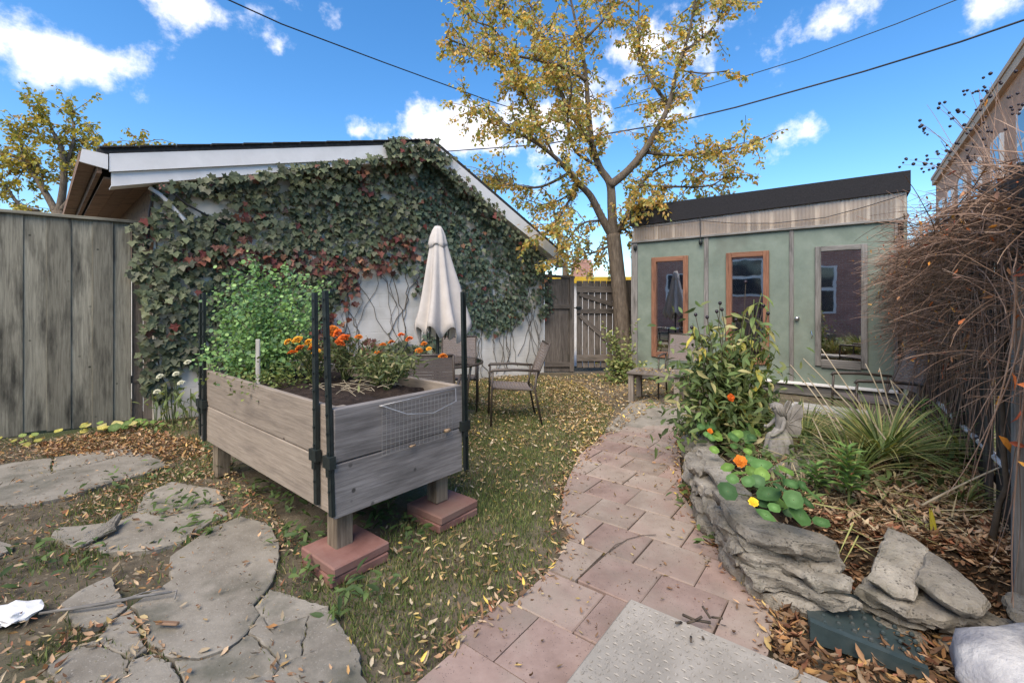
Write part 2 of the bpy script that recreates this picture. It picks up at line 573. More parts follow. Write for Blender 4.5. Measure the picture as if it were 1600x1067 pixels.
def brickmat(name, c1, c2, mortar, sx=.21, sy=.075):
    m, nt, N, L, b = newmat(name)
    tc = N.new('ShaderNodeTexCoord')
    br = N.new('ShaderNodeTexBrick'); br.inputs['Scale'].default_value = 1
    br.inputs['Brick Width'].default_value = sx; br.inputs['Row Height'].default_value = sy; br.inputs['Mortar Size'].default_value = .006
    br.inputs['Color1'].default_value = (*c1, 1); br.inputs['Color2'].default_value = (*c2, 1); br.inputs['Mortar'].default_value = (*mortar, 1)
    L.new(tc.outputs['UV'], br.inputs['Vector'])
    nz = N.new('ShaderNodeTexNoise'); nz.inputs['Scale'].default_value = 2.5; nz.inputs['Detail'].default_value = 8; L.new(tc.outputs['UV'], nz.inputs['Vector'])
    mr = N.new('ShaderNodeMapRange'); mr.inputs[3].default_value = .6; mr.inputs[4].default_value = 1.4; L.new(nz.outputs[0], mr.inputs[0])
    hv = N.new('ShaderNodeHueSaturation'); L.new(mr.outputs[0], hv.inputs['Value']); L.new(br.outputs[0], hv.inputs['Color'])
    L.new(hv.outputs[0], b.inputs['Base Color']); b.inputs['Roughness'].default_value = .9
    bp = N.new('ShaderNodeBump'); bp.inputs['Strength'].default_value = .5; bp.inputs['Distance'].default_value = .006; bp.invert = True
    L.new(br.outputs['Fac'], bp.inputs['Height']); L.new(bp.outputs[0], b.inputs['Normal'])
    return m


def wood(name, dark, mid, light, stain=None, rnd=.18, lo=.52, hi=.75, bump=.5, rough=.85, knot=None, ss=2.0):
    return surf(name, [(.28, dark), (.5, mid), (.72, light)], scale=3.2, stretch=(1.1, 22, 22), bump=bump, bscale=6, rough=rough, stain=stain,
                stain_scale=ss, stain_lo=lo, stain_hi=hi, rnd=rnd, distort=.6, bdist=.004, speck=knot, speck_scale=7, speck_t=.11)


M_fence = wood('fence_wood', (.13, .12, .092), (.235, .22, .168), (.335, .315, .245), stain=(.045, .043, .034), rnd=.26, lo=.48, hi=.70, knot=(.04, .04, .03), ss=1.5)
M_gate = wood('gate_wood', (.07, .058, .048), (.13, .11, .092), (.20, .175, .15), stain=(.03, .028, .022), rnd=.25)
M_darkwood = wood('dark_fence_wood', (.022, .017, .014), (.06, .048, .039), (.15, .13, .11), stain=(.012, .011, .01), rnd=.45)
M_plantw = wood('planter_wood', (.205, .172, .138), (.305, .258, .21), (.385, .33, .272), stain=(.135, .113, .095), rnd=.10, lo=.5, hi=.85, knot=(.07, .05, .04))
M_plantg = wood('planter_end_wood', (.14, .126, .116), (.235, .214, .199), (.33, .304, .286), stain=(.085, .077, .073), rnd=.08, lo=.48, hi=.82, knot=(.06, .055, .05))
M_leg = wood('leg_wood', (.12, .095, .065), (.22, .18, .13), (.32, .27, .2), stain=(.08, .06, .045))
M_post = wood('grey_post_wood', (.10, .095, .085), (.19, .18, .165), (.28, .265, .25), stain=(.05, .05, .045))
M_redwood = wood('stained_frame_wood', (.13, .058, .034), (.22, .105, .062), (.30, .16, .10), stain=(.09, .042, .028), rnd=.1)
M_palewood = wood('whitewashed_wood', (.33, .32, .29), (.5, .48, .44), (.62, .6, .56), stain=(.22, .2, .17))
M_lowtable = wood('low_table_wood', (.12, .10, .08), (.2, .175, .15), (.29, .26, .22), stain=(.07, .06, .05))
M_soffit = wood('soffit_wood', (.12, .07, .042), (.20, .125, .08), (.29, .19, .125), stain=(.07, .045, .03))
M_white = surf('white_paint', [(.3, (.66, .65, .63)), (.7, (.78, .77, .75))], scale=3, bump=.1, rough=.6, stain=(.45, .43, .4), stain_lo=.6, stain_hi=.85, coords='Object')
M_green = surf('green_paint', [(.3, (.138, .174, .14)), (.55, (.178, .216, .176)), (.75, (.216, .254, .21))], scale=4, bump=.35, bscale=40, rough=.75,
               stain=(.125, .137, .11), stain_scale=1.3, stain_lo=.55, stain_hi=.8, bdist=.006)
M_tar = surf('black_roll_roofing', [(.3, (.012, .012, .014)), (.7, (.028, .027, .03))], scale=60, bump=.4, rough=.9, bscale=200)
M_shingle = surf('roof_shingle', [(.3, (.02, .02, .022)), (.7, (.06, .058, .055))], scale=25, bump=.6, rough=.95)
M_soil = surf('dark_soil', [(.3, (.018, .012, .009)), (.55, (.05, .034, .026)), (.75, (.10, .072, .055))], scale=22, bump=1.0, rough=1, bdist=.03)
M_paver = surf('red_paver', [(.25, (.20, .14, .116)), (.5, (.295, .213, .178)), (.75, (.38, .287, .242))], scale=5, bump=.35, bscale=60, rough=.92, rnd=.16,
               stain=(.27, .235, .19), stain_scale=2.2, stain_lo=.45, stain_hi=.75, speck=(.12, .09, .08), speck_scale=110, speck_t=.3, bdist=.004)
M_paver2 = surf('tan_paver', [(.25, (.205, .16, .128)), (.5, (.29, .236, .192)), (.75, (.37, .31, .258))], scale=5, bump=.35, bscale=60, rough=.92, rnd=.12,
               stain=(.30, .21, .175), stain_scale=2.2, stain_lo=.45, stain_hi=.75, speck=(.12, .10, .08), speck_scale=110, speck_t=.3, bdist=.004)
M_block = surf('red_block', [(.25, (.17, .08, .066)), (.5, (.25, .128, .105)), (.75, (.33, .19, .16))], scale=6, bump=.4, bscale=60, rough=.92, rnd=.1,
               stain=(.15, .11, .085), stain_lo=.5, stain_hi=.8, bdist=.004)
M_conc = surf('patio_concrete', [(.25, (.16, .142, .112)), (.5, (.252, .229, .187)), (.75, (.345, .316, .264))], scale=4.5, bump=.8, bscale=45, rough=.95, rnd=.10,
              stain=(.10, .10, .075), stain_scale=2.4, stain_lo=.52, stain_hi=.72, speck=(.34, .315, .27), speck_scale=110, speck_t=.38, bdist=.006)
M_step = surf('step_concrete', [(.3, (.27, .245, .205)), (.7, (.40, .37, .32))], scale=5, bump=.0, rough=.95, speck=(.16, .15, .13), speck_scale=120, speck_t=.4,
              stain=(.22, .205, .175), stain_lo=.5, stain_hi=.7)
M_stone = surf('flagstone', [(.25, (.19, .172, .142)), (.5, (.34, .312, .262)), (.75, (.48, .445, .375))], scale=8, bump=1.0, bscale=30, rough=.95, rnd=.2,
               stain=(.13, .125, .09), stain_scale=3.4, stain_lo=.5, stain_hi=.75, bdist=.03, speck=(.12, .112, .095), speck_scale=75, speck_t=.42)
M_quartz = surf('pale_boulder', [(.3, (.30, .30, .315)), (.5, (.52, .515, .51)), (.75, (.68, .67, .65))], scale=6, bump=1.0, bscale=18, rough=.7, stain=(.27, .275, .31), stain_scale=3, stain_lo=.48, stain_hi=.66, distort=.8, bdist=.02)
M_statue = surf('cast_concrete', [(.3, (.16, .15, .138)), (.7, (.33, .315, .29))], scale=14, bump=.5, bscale=60, rough=.95, bdist=.004, stain=(.15, .145, .13), stain_scale=8)
M_black = surf('black_metal', [(.3, (.008, .012, .012)), (.7, (.022, .03, .028))], scale=20, bump=.2, rough=.5, spec=.4)
M_bronze = surf('bronze_metal', [(.3, (.045, .035, .028)), (.7, (.075, .058, .045))], scale=20, bump=.05, rough=.45, spec=.5)
M_sling = surf('taupe_sling', [(.3, (.14, .115, .105)), (.7, (.21, .18, .165))], scale=90, bump=.3, rough=.8)
M_wire = surf('zinc_wire', [(.3, (.30, .30, .30)), (.7, (.45, .45, .44))], scale=30, bump=.0, rough=.45, metal=.6)
M_canopy = surf('grey_canvas', [(.3, (.43, .40, .37)), (.7, (.53, .495, .46))], scale=6, bump=.25, bscale=160, rough=.9, stain=(.40, .355, .34), stain_lo=.55, stain_hi=.8, bdist=.003)
M_bark = surf('tree_bark', [(.3, (.075, .058, .043)), (.55, (.155, .122, .09)), (.75, (.25, .20, .15))], scale=7, stretch=(3, 3, .7), bump=1.0, bscale=14, rough=.95, bdist=.03)
M_twig = surf('dark_twig', [(.3, (.05, .04, .03)), (.7, (.12, .095, .07))], scale=9, bump=.3, rough=.95)
M_cane = surf('vine_cane', [(.3, (.13, .08, .056)), (.5, (.245, .16, .115)), (.7, (.44, .32, .24))], scale=5, bump=.3, rough=.85)
M_straw = surf('dry_straw', [(.3, (.30, .25, .17)), (.7, (.5, .43, .31))], scale=8, bump=.2, rough=.9)
M_berry = surf('dark_berry', [(.3, (.010, .008, .012)), (.7, (.03, .02, .028))], scale=30, bump=0, rough=.4, spec=.4)
M_stem = surf('green_stem', [(.3, (.06, .09, .03)), (.7, (.13, .16, .06))], scale=9, bump=.1, rough=.8)
M_orange = surf('marigold_petal', [(.3, (.50, .12, .012)), (.6, (.66, .21, .02)), (.8, (.74, .31, .04))], scale=30, bump=.2, rough=.8, rnd=.15)
M_amber = surf('amber_petal', [(.3, (.60, .25, .015)), (.7, (.74, .39, .03))], scale=30, bump=.2, rough=.8, rnd=.12)
M_red = surf('rust_petal', [(.3, (.40, .06, .01)), (.6, (.66, .13, .012)), (.8, (.78, .22, .02))], scale=30, bump=.2, rough=.8, rnd=.15)
M_yellow = surf('yellow_petal', [(.3, (.85, .52, .02)), (.7, (.9, .62, .05))], scale=30, bump=.1, rough=.7)
M_tray = surf('green_plastic', [(.3, (.018, .032, .034)), (.7, (.042, .062, .064))], scale=9, bump=.2, rough=.55, spec=.4, stain=(.07, .075, .07), stain_scale=4)
M_poly = None
M_ground = surf('ground_soil', [(.28, (.07, .056, .038)), (.5, (.13, .108, .074)), (.72, (.20, .17, .12))], scale=3.2, bump=.9, bscale=14, rough=1,
                stain=(.062, .075, .028), stain_scale=1.1, stain_lo=.5, stain_hi=.66, speck=(.25, .21, .15), speck_scale=38, speck_t=.36, bdist=.03)
M_bed = surf('mulch_soil', [(.28, (.025, .018, .012)), (.5, (.062, .044, .03)), (.72, (.115, .085, .06))], scale=9, bump=1, bscale=20, rough=1, bdist=.03)
M_alley = surf('alley_concrete', [(.3, (.4, .39, .37)), (.7, (.5, .49, .47))], scale=2, bump=.2)
M_yellow_paint = surf('yellow_paint', [(.3, (.62, .40, .03)), (.7, (.7, .47, .05))], scale=4, bump=.05, rough=.6)
M_paper = surf('white_paper', [(.3, (.72, .72, .72)), (.7, (.82, .82, .81))], scale=6, bump=.2, rough=.8)
M_cork = surf('cork', [(.3, (.26, .17, .10)), (.7, (.42, .30, .19))], scale=60, bump=.4, rough=.9)
M_steel = surf('steel', [(.3, (.5, .5, .5)), (.7, (.62, .62, .61))], scale=20, bump=0, rough=.25, metal=.9)
M_pipe = surf('galvanised_pipe', [(.3, (.46, .46, .46)), (.7, (.68, .68, .68))], scale=12, bump=.1, rough=.5, metal=.1, stain=(.25, .24, .23), stain_lo=.55, stain_hi=.7)
M_cable = surf('black_cable', [(.3, (.02, .02, .022)), (.7, (.035, .035, .04))], scale=20, bump=0, rough=.6)
M_glass = glassmat('window_glass', (.66, .58, .52), .66)
M_tabletop = glassmat('table_glass', (.62, .72, .68), .16)
M_darkpane = surf('dark_window_pane', [(.3, (.03, .035, .045)), (.7, (.05, .055, .065))], scale=2, bump=0, rough=.08, spec=.6)
M_brick = brickmat('red_brick', (.42, .205, .155), (.35, .165, .125), (.42, .36, .31))
M_brick2 = brickmat('brown_brick', (.54, .26, .15), (.47, .22, .125), (.5, .37, .27))
M_interior = surf('shed_interior', [(.3, (.36, .24, .17)), (.7, (.5, .35, .26))], scale=2, bump=.1)
M_leaf = leafmat('leaf', trans=.28)
M_ivyl = leafmat('ivy_leaf', trans=.10, rough=.5, spec=.3)
M_treel = leafmat('tree_leaf', trans=.42, tint=(1.3, 1.2, .6))
M_dryl = leafmat('dry_leaf', trans=.12, rough=.85, spec=.1, tint=(1.1, 1, .8))
M_petal = leafmat('petal', trans=.25, rough=.7)


def polymat():
    m, nt, N, L, b = newmat('polycarbonate')
    N.remove(b)
    d = N.new('ShaderNodeBsdfDiffuse'); d.inputs[0].default_value = (.80, .62, .45, 1)
    g = N.new('ShaderNodeBsdfGlossy'); g.inputs['Roughness'].default_value = .25; g.inputs[0].default_value = (.8, .8, .8, 1)
    t = N.new('ShaderNodeBsdfTransparent'); t.inputs[0].default_value = (.9, .87, .82, 1)
    tl = N.new('ShaderNodeBsdfTranslucent'); tl.inputs[0].default_value = (.8, .72, .6, 1)
    tc = N.new('ShaderNodeTexCoord'); nz = N.new('ShaderNodeTexNoise'); nz.inputs['Scale'].default_value = 2.2; nz.inputs['Detail'].default_value = 7
    L.new(tc.outputs['Object'], nz.inputs['Vector'])
    mr = N.new('ShaderNodeMapRange'); mr.inputs[1].default_value = .35; mr.inputs[2].default_value = .65; mr.inputs[3].default_value = .42; mr.inputs[4].default_value = .62
    L.new(nz.outputs[0], mr.inputs[0])
    m1 = N.new('ShaderNodeMixShader'); m1.inputs[0].default_value = .35; L.new(d.outputs[0], m1.inputs[1]); L.new(tl.outputs[0], m1.inputs[2])
    m2 = N.new('ShaderNodeMixShader'); L.new(mr.outputs[0], m2.inputs[0]); L.new(m1.outputs[0], m2.inputs[1]); L.new(t.outputs[0], m2.inputs[2])
    m3 = N.new('ShaderNodeMixShader'); m3.inputs[0].default_value = .08; L.new(m2.outputs[0], m3.inputs[1]); L.new(g.outputs[0], m3.inputs[2])
    L.new(m3.outputs[0], N['Material Output'].inputs[0])
    return m


M_poly = polymat()


def blockwall_mat():
    """White painted concrete block: joints in low relief under the paint, flaking and grime."""
    m, nt, N, L, b = newmat('painted_block_wall')
    tc = N.new('ShaderNodeTexCoord')
    br = N.new('ShaderNodeTexBrick'); br.inputs['Scale'].default_value = 1; br.inputs['Brick Width'].default_value = .4; br.inputs['Row Height'].default_value = .2
    br.inputs['Mortar Size'].default_value = .006; br.inputs['Mortar Smooth'].default_value = .4
    L.new(tc.outputs['UV'], br.inputs['Vector'])
    nz = N.new('ShaderNodeTexNoise'); nz.inputs['Scale'].default_value = 2.2; nz.inputs['Detail'].default_value = 9; L.new(tc.outputs['UV'], nz.inputs['Vector'])
    r = ramp_node(N, [(.3, (.42, .40, .345)), (.48, (.60, .575, .515)), (.7, (.74, .715, .655))]); L.new(nz.outputs[0], r.inputs[0])
    L.new(r.outputs[0], b.inputs['Base Color']); b.inputs['Roughness'].default_value = .85
    bp = N.new('ShaderNodeBump'); bp.inputs['Strength'].default_value = .5; bp.inputs['Distance'].default_value = .006; bp.invert = True
    L.new(br.outputs['Fac'], bp.inputs['Height']); L.new(bp.outputs[0], b.inputs['Normal'])
    return m


M_blockwall = blockwall_mat()


def uv_box(me, org, d):
    """UVs in metres: along direction d (walls) or y, and up."""
    uv = me.uv_layers.new(name='UVMap')
    d = Vector(d)
    e = Vector((-d.y, d.x, 0))
    for p in me.polygons:
        use_e = abs(p.normal.dot(d)) > .7
        for li in p.loop_indices:
            co = me.vertices[me.loops[li].vertex_index].co - Vector(org)
            uv.data[li].uv = (co.dot(e) if use_e else co.dot(d), co.z)


def prism(name, pts, vec, mat, parent=None, uvdir=None, **props):
    mb = MB(); n = len(pts); v = Vector(vec)
    mb.add([Vector(p) for p in pts] + [Vector(p) + v for p in pts],
           [tuple(range(n)), tuple(range(2 * n - 1, n - 1, -1))] + [(i, i + n, (i + 1) % n + n, (i + 1) % n) for i in range(n)])
    me = mb.mesh(name, mat)
    bm = bmesh.new(); bm.from_mesh(me); bmesh.ops.recalc_face_normals(bm, faces=bm.faces[:]); bm.to_mesh(me); bm.free()
    if uvdir is not None: uv_box(me, pts[0], uvdir)
    return link(name, me, parent, None, **props)


# ------------------------------------------------------------------ ground
def build_ground():
    ax = [0]
    st = .12
    while ax[-1] < 700:
        ax.append(ax[-1] + st)
        if ax[-1] > 5: st *= 1.22
    xs = [-a for a in ax[:0:-1]] + ax
    ys = [y + 4.5 for y in xs]
    vs = []
    for y in ys:
        for x in xs:
            z = noise.noise(Vector((x * .9, y * .9, 0))) * .012 + noise.noise(Vector((x * 4, y * 4, 3))) * .006 - .012
            vs.append((x, y, z))
    n = len(xs)
    fs = [(j * n + i, j * n + i + 1, (j + 1) * n + i + 1, (j + 1) * n + i) for j in range(len(ys) - 1) for i in range(n - 1)]
    mb = MB(); mb.add(vs, fs)
    mb.obj('ground', M_ground, smooth=True, kind='structure')


build_ground()
U = Vector((.61, .79, 0)).normalized()      # the yard's long direction (path, shed sides, right fence)
V = Vector((U.y, -U.x, 0))                  # across it

PATH = [gp(*p) for p in [(560, 1120), (655, 1060), (715, 1000), (788, 945), (866, 890), (892, 845), (876, 815), (882, 765), (905, 715), (940, 683), (975, 668), (1062, 668),
                         (1062, 720), (1068, 780), (1105, 830), (1132, 890), (1212, 945), (1200, 1030), (1150, 1100)]]


def build_path():
    root = link('garden_path', None, kind='structure')
    a = .318
    o = gp(945, 934.6)
    step_poly = [p for p in STEP]
    meshes = [bevel_box(a - .007, a - .007, .06, .005, 0.0) for _ in range(3)]
    for me, pm in zip(meshes, (M_paver, M_paver, M_paver2)):
        me.name = 'paver'; me.materials.append(pm)
    for i in range(-9, 26):
        for j in range(-14, 16):
            c = o + U * (i + .5) * a + V * (j + .5 + (.5 if i % 2 else 0) - .5) * a
            sq = [c + V * sx * (a - .007) / 2 + U * sy * (a - .007) / 2 for sx, sy in ((1, 1), (1, -1), (-1, -1), (-1, 1))]
            ins = [bool(inpoly([q.x], [q.y], PATH)[0]) for q in sq]
            if not any(ins): continue
            if inpoly([c.x], [c.y], step_poly)[0] and dist_edge(c.x, c.y, step_poly + step_poly[:1]) > .2: continue
            if not all(ins):                  # cut to the curve of the path
                poly = [Vector(p) for p in PATH]
                for k in range(4):
                    p0 = sq[k]; e = sq[(k + 1) % 4] - p0; nn = Vector((-e.y, e.x, 0))
                    if nn.dot(c - p0) < 0: nn = -nn
                    new = []
                    for m in range(len(poly)):
                        u, w = poly[m - 1], poly[m]; du, dw = nn.dot(u - p0), nn.dot(w - p0)
                        if (du < 0) != (dw < 0): new.append(u.lerp(w, du / (du - dw)))
                        if dw >= 0: new.append(w)
                    poly = new
                    if not poly: break
                out = []
                for q in poly:
                    if not out or (q - out[-1]).length > .012: out.append(q)
                ar = abs(sum(out[m - 1].x * out[m].y - out[m].x * out[m - 1].y for m in range(len(out)))) / 2 if len(out) > 2 else 0
                if ar < .014: continue
                z0 = -.038 + rng.gauss(0, .002)
                prism('paver', [Vector((q.x, q.y, z0)) for q in out], (0, 0, .06), rng.choice((M_paver, M_paver, M_paver2)), root)
                continue
            if inpoly([c.x], [c.y], step_poly)[0] and dist_edge(c.x, c.y, step_poly + step_poly[:1]) > .2: continue
            M = Matrix((V, U, Vector((0, 0, 1)))).transposed().to_4x4()
            M = M @ Matrix.Rotation(rng.gauss(0, .012), 4, 'Z') @ Matrix.Rotation(rng.gauss(0, .005), 4, 'X') @ Matrix.Rotation(rng.gauss(0, .005), 4, 'Y')
            M.translation = c + Vector((rng.gauss(0, .004), rng.gauss(0, .004), -.008 + rng.gauss(0, .003)))
            link('paver', meshes[rng.randrange(3)], root, M)
    # the pale worn pad past the end of the pavers
    pad = link('concrete_pad', None, kind='structure')
    grow('slab', [gp(*p) for p in [(945, 672), (985, 630), (1030, 618), (1075, 632), (1072, 668), (1010, 676)]], M_conc, pad, .012, .05, rough=.012, seed=3)


STEP = [gp(985, 953)]
STEP.append(STEP[0] + V * 1.1); STEP.append(STEP[1] - U * 1.2); STEP.append(STEP[0] - U * 1.2)


def build_step():
    root = link('concrete_landing', None, kind='structure')
    beam('slab', STEP[0] - U * .6 + Vector((0, 0, .02)), STEP[1] - U * .6 + Vector((0, 0, .02)), .075, 1.2, M_step, root, bev=.008)
    # the tread pattern cast into its top: small raised ridges
    mb = MB()
    s = .034
    for i in range(31):
        for j in range(32):
            c = STEP[0] + V * (.03 + i * s + (s / 2 if j % 2 else 0)) - U * (.03 + j * s) + Vector((0, 0, .0572))
            q = V if (i + j) % 2 else U
            if (c - STEP[0]).dot(V) > 1.06: continue
            w = Vector((0, 0, 1)).cross(q)
            mb.add([c - q * .014, c + w * .006 + Vector((0, 0, .003)), c + q * .014, c - w * .006 + Vector((0, 0, .003))], [(0, 3, 2, 1)])
    mb.obj('tread_pattern', M_step, root, kind='stuff')


build_path()
build_step()


def cp(x, y): return (x / 2.621, 660 + y / 2.621)


def swell(pts, d):
    c = sum(pts, Vector()) / len(pts)
    return [p + (p - c).normalized() * d for p in pts]


def build_patio():
    root = link('cracked_patio', None, kind='structure')
    A0, A1, A2, A3, A4, A5 = (1100, 690), (1042, 768), (1068, 802), (1012, 880), (935, 940), (822, 985)
    B1, B2, B3 = (1345, 772), (1275, 803), (1090, 855)
    C1, C2 = (1225, 985), (1150, 1010)
    polys = [
        [(-260, 200), (-80, 190), (120, 160), (208, 150), (214, 210), (110, 240), (0, 275), (-200, 330)],
        [(222, 148), (380, 125), (520, 106), (545, 122), (430, 160), (395, 168), (216, 209)],
        [(-220, 345), (-200, 333), (0, 277), (110, 242), (216, 212), (396, 171), (430, 163), (540, 128), (640, 140), (682, 182), (600, 218), (440, 258), (250, 318), (90, 348), (0, 355), (-200, 400)],
        [(560, 372), (590, 300), (700, 248), (890, 275), (925, 325), (880, 348), (690, 390)],
        [(210, 480), (240, 440), (480, 415), (560, 374), (690, 391), (880, 349), (960, 375), (860, 420), (740, 500), (640, 530), (420, 540), (380, 520), (300, 520)],
        [(692, 660), (700, 560), (860, 440), (990, 395), (1110, 430), (1150, 560), (1135, 620), A0, A1, A2, A3, A4, A5, (720, 980), (612, 930), (575, 850), (535, 765)],
        [A0, (1250, 735), B1, B2, B3, A2, A1],
        [B3, B2, C1, C2, (1060, 905), A3, A2],
        [B2, B1, (1400, 850), (1465, 960), (1500, 1090), (1300, 1130), C2, C1],
        [A3, (1060, 905), C2, (1125, 1070), (1150, 1200), (740, 1200), (745, 1040), (720, 982), A5, A4],
        [C2, (1300, 1130), (1320, 1240), (1150, 1240), (1125, 1070)],
        [(250, 760), (330, 700), (450, 645), (485, 715), (528, 768), (440, 832), (340, 860), (270, 820)],
        [(400, 900), (440, 834), (528, 770), (560, 860), (600, 935), (540, 975), (440, 940)],
        [(180, 1010), (330, 920), (398, 905), (440, 942), (530, 982), (520, 1050), (420, 1110), (250, 1120)],
        [(430, 1120), (522, 1052), (534, 984), (640, 960), (715, 990), (735, 1050), (720, 1180), (500, 1200)],
        [(-300, 480), (-60, 450), (60, 520), (-120, 620), (-350, 640)],
    ]
    for k, pl in enumerate(polys):
        grow('slab', [gp(*cp(*p)) for p in pl], M_conc, root, .014 + .004 * (k % 3), .07, rough=.017, n=60, seed=0, inset=.012, flat=True,
             tilt=(rng.uniform(-.006, .006), rng.uniform(-.006, .006)))
    # a broken piece tipped up out of the joint
    grow('slab', [gp(*cp(*p)) for p in [(310, 515), (350, 480), (430, 460), (490, 425), (470, 470), (400, 500), (330, 530)]], M_stone, root, .06, .05, rough=.02, n=22, seed=71, tilt=(.15, .2))


build_patio()

# ------------------------------------------------------------------ garage with the ivy wall
GW = Wall((-4.32, 5.40), (0.66, 9.30))
GD = Vector((-.727, .687, 0)).normalized()


def gpt(s, z, off=0.0):                      # off: metres back along the garage
    v = GW.p + GW.d * s + GD * off
    return Vector((v.x, v.y, z))


def build_garage():
    root = thing('garage', GW.pt(3, 0), 'white block garage with brown eave soffit and ivy over its gable wall', 'garage')
    prof = [(0, -.05), (0, 2.86), (3.62, 3.93), (6.33, 2.30), (6.33, -.05)]
    prism('wall', [gpt(s, z) for s, z in prof], GD * 6.5, M_blockwall, root, uvdir=GW.d)
    # roof: two slabs with an overhang in front, and shingle courses showing on the edge
    fr, dp = -.26, 7.0
    roof = prism('roof', [gpt(-.52, 3.045, fr), gpt(3.62, 4.07, fr), gpt(3.62, 4.125, fr), gpt(-.52, 3.10, fr)], GD * dp, M_shingle, root)
    prism('roof', [gpt(3.622, 4.07, fr), gpt(6.78, 2.33, fr), gpt(6.78, 2.385, fr), gpt(3.622, 4.125, fr)], GD * dp, M_shingle, root)
    for k in range(12):                      # shingle tabs along the left rake
        a = -.5 + k * .34; z = 3.1 + (a + .52) * (1.025 / 4.14)
        b = a + .33; z2 = 3.1 + (b + .52) * (1.025 / 4.14)
        prism('shingle', [gpt(a, z + .003, fr - .03), gpt(b, z2 + .003, fr - .03), gpt(b, z2 + .014, fr - .03), gpt(a, z + .022, fr - .03)], GD * .5, M_shingle, roof)
    # rake boards
    sl = 1.025 / 4.14
    def rk(s): return 3.04 + (s + .52) * sl
    prism('fascia', [gpt(-.42, rk(-.42) - .20, fr), gpt(3.55, rk(3.55) - .20, fr), gpt(3.55, rk(3.55), fr), gpt(-.42, rk(-.42), fr)], GD * .03, M_white, root)
    prism('fascia', [gpt(-.40, rk(-.4) - .36, fr + .035), gpt(1.6, rk(1.6) - .30, fr + .035), gpt(3.5, rk(3.5) - .22, fr + .035), gpt(3.5, rk(3.5) - .202, fr + .035), gpt(-.40, rk(-.4) - .203, fr + .035)], GD * .03, M_white, root)
    sr = -1.74 / 3.158
    def rr(s): return 4.068 + (s - 3.622) * sr
    prism('fascia', [gpt(3.56, rr(3.62) - .26, fr), gpt(6.72, rr(6.72) - .21, fr), gpt(6.72, rr(6.72) - .003, fr), gpt(3.62, rr(3.62) - .003, fr)], GD * .03, M_white, root)
    # front soffits
    prism('soffit', [gpt(-.4, rk(-.4) - .36, fr + .07), gpt(3.6, rk(3.6) - .24, fr + .07), gpt(3.6, rk(3.6) - .22, fr + .07), gpt(-.4, rk(-.4) - .34, fr + .07)], GD * .19, M_white, root)
    prism('soffit', [gpt(3.62, rr(3.62) - .26, fr + .035), gpt(6.7, rr(6.7) - .21, fr + .035), gpt(6.7, rr(6.7) - .19, fr + .035), gpt(3.62, rr(3.62) - .24, fr + .035)], GD * .22, M_white, root)
    # left eave: brown boards under the overhang, fascia and rafter tails running back
    for k in range(3):
        s0 = -.46 + k * .155
        prism('soffit_board', [gpt(s0, 2.80 + k * .012, fr + .1), gpt(s0 + .148, 2.80 + k * .012, fr + .1), gpt(s0 + .148, 2.82 + k * .012, fr + .1), gpt(s0, 2.82 + k * .012, fr + .1)], GD * 6.6, M_soffit, root)
    prism('eave_fascia', [gpt(-.52, 2.84, fr + .02), gpt(-.48, 2.84, fr + .02), gpt(-.48, 3.05, fr + .02), gpt(-.52, 3.04, fr + .02)], GD * 6.8, M_soffit, root)
    prism('eave_end', [gpt(-.66, 2.93, fr - .01), gpt(-.43, 2.885, fr - .01), gpt(-.43, 3.05, fr - .01), gpt(-.64, 3.07, fr - .01)], GD * .03, M_white, root)
    prism('gutter', [gpt(-.66, 2.94, fr + .02), gpt(-.53, 2.92, fr + .02), gpt(-.53, 3.03, fr + .02), gpt(-.66, 3.05, fr + .02)], GD * 6.8, M_soffit, root)
    prism('side_cladding', [gpt(-.025, 1.9, .03), gpt(-.003, 1.9, .0), gpt(-.003, 2.85, .0), gpt(-.025, 2.85, .03)], GD * 6.3, M_soffit, root)
    d = thing('corner_pipe', gpt(.12, 0, -.06), 'white slanting downpipe strapped to the garage corner under the eave', 'pipe')
    mb = MB(); mb.tube([gpt(-.05, 2.78, -.08), gpt(.06, 2.70, -.09), gpt(.30, 2.42, -.08), gpt(.33, 2.3, -.06)], .026, 8)
    mb.obj('pipe', M_white, d, smooth=True)
    mb = MB(); mb.tube([gpt(-.06, 2.05, -.05), gpt(-.05, 2.5, -.06), gpt(.0, 2.78, -.09), gpt(.06, 2.86, -.1), gpt(.3, 2.62, -.12), gpt(.95, 2.3, -.05)], .012, 6)
    c = mb.obj('corner_cable', M_cable, None, smooth=True)
    c['label'] = 'black cable looping from the garage eave down the ivy wall'; c['category'] = 'cable'


build_garage()


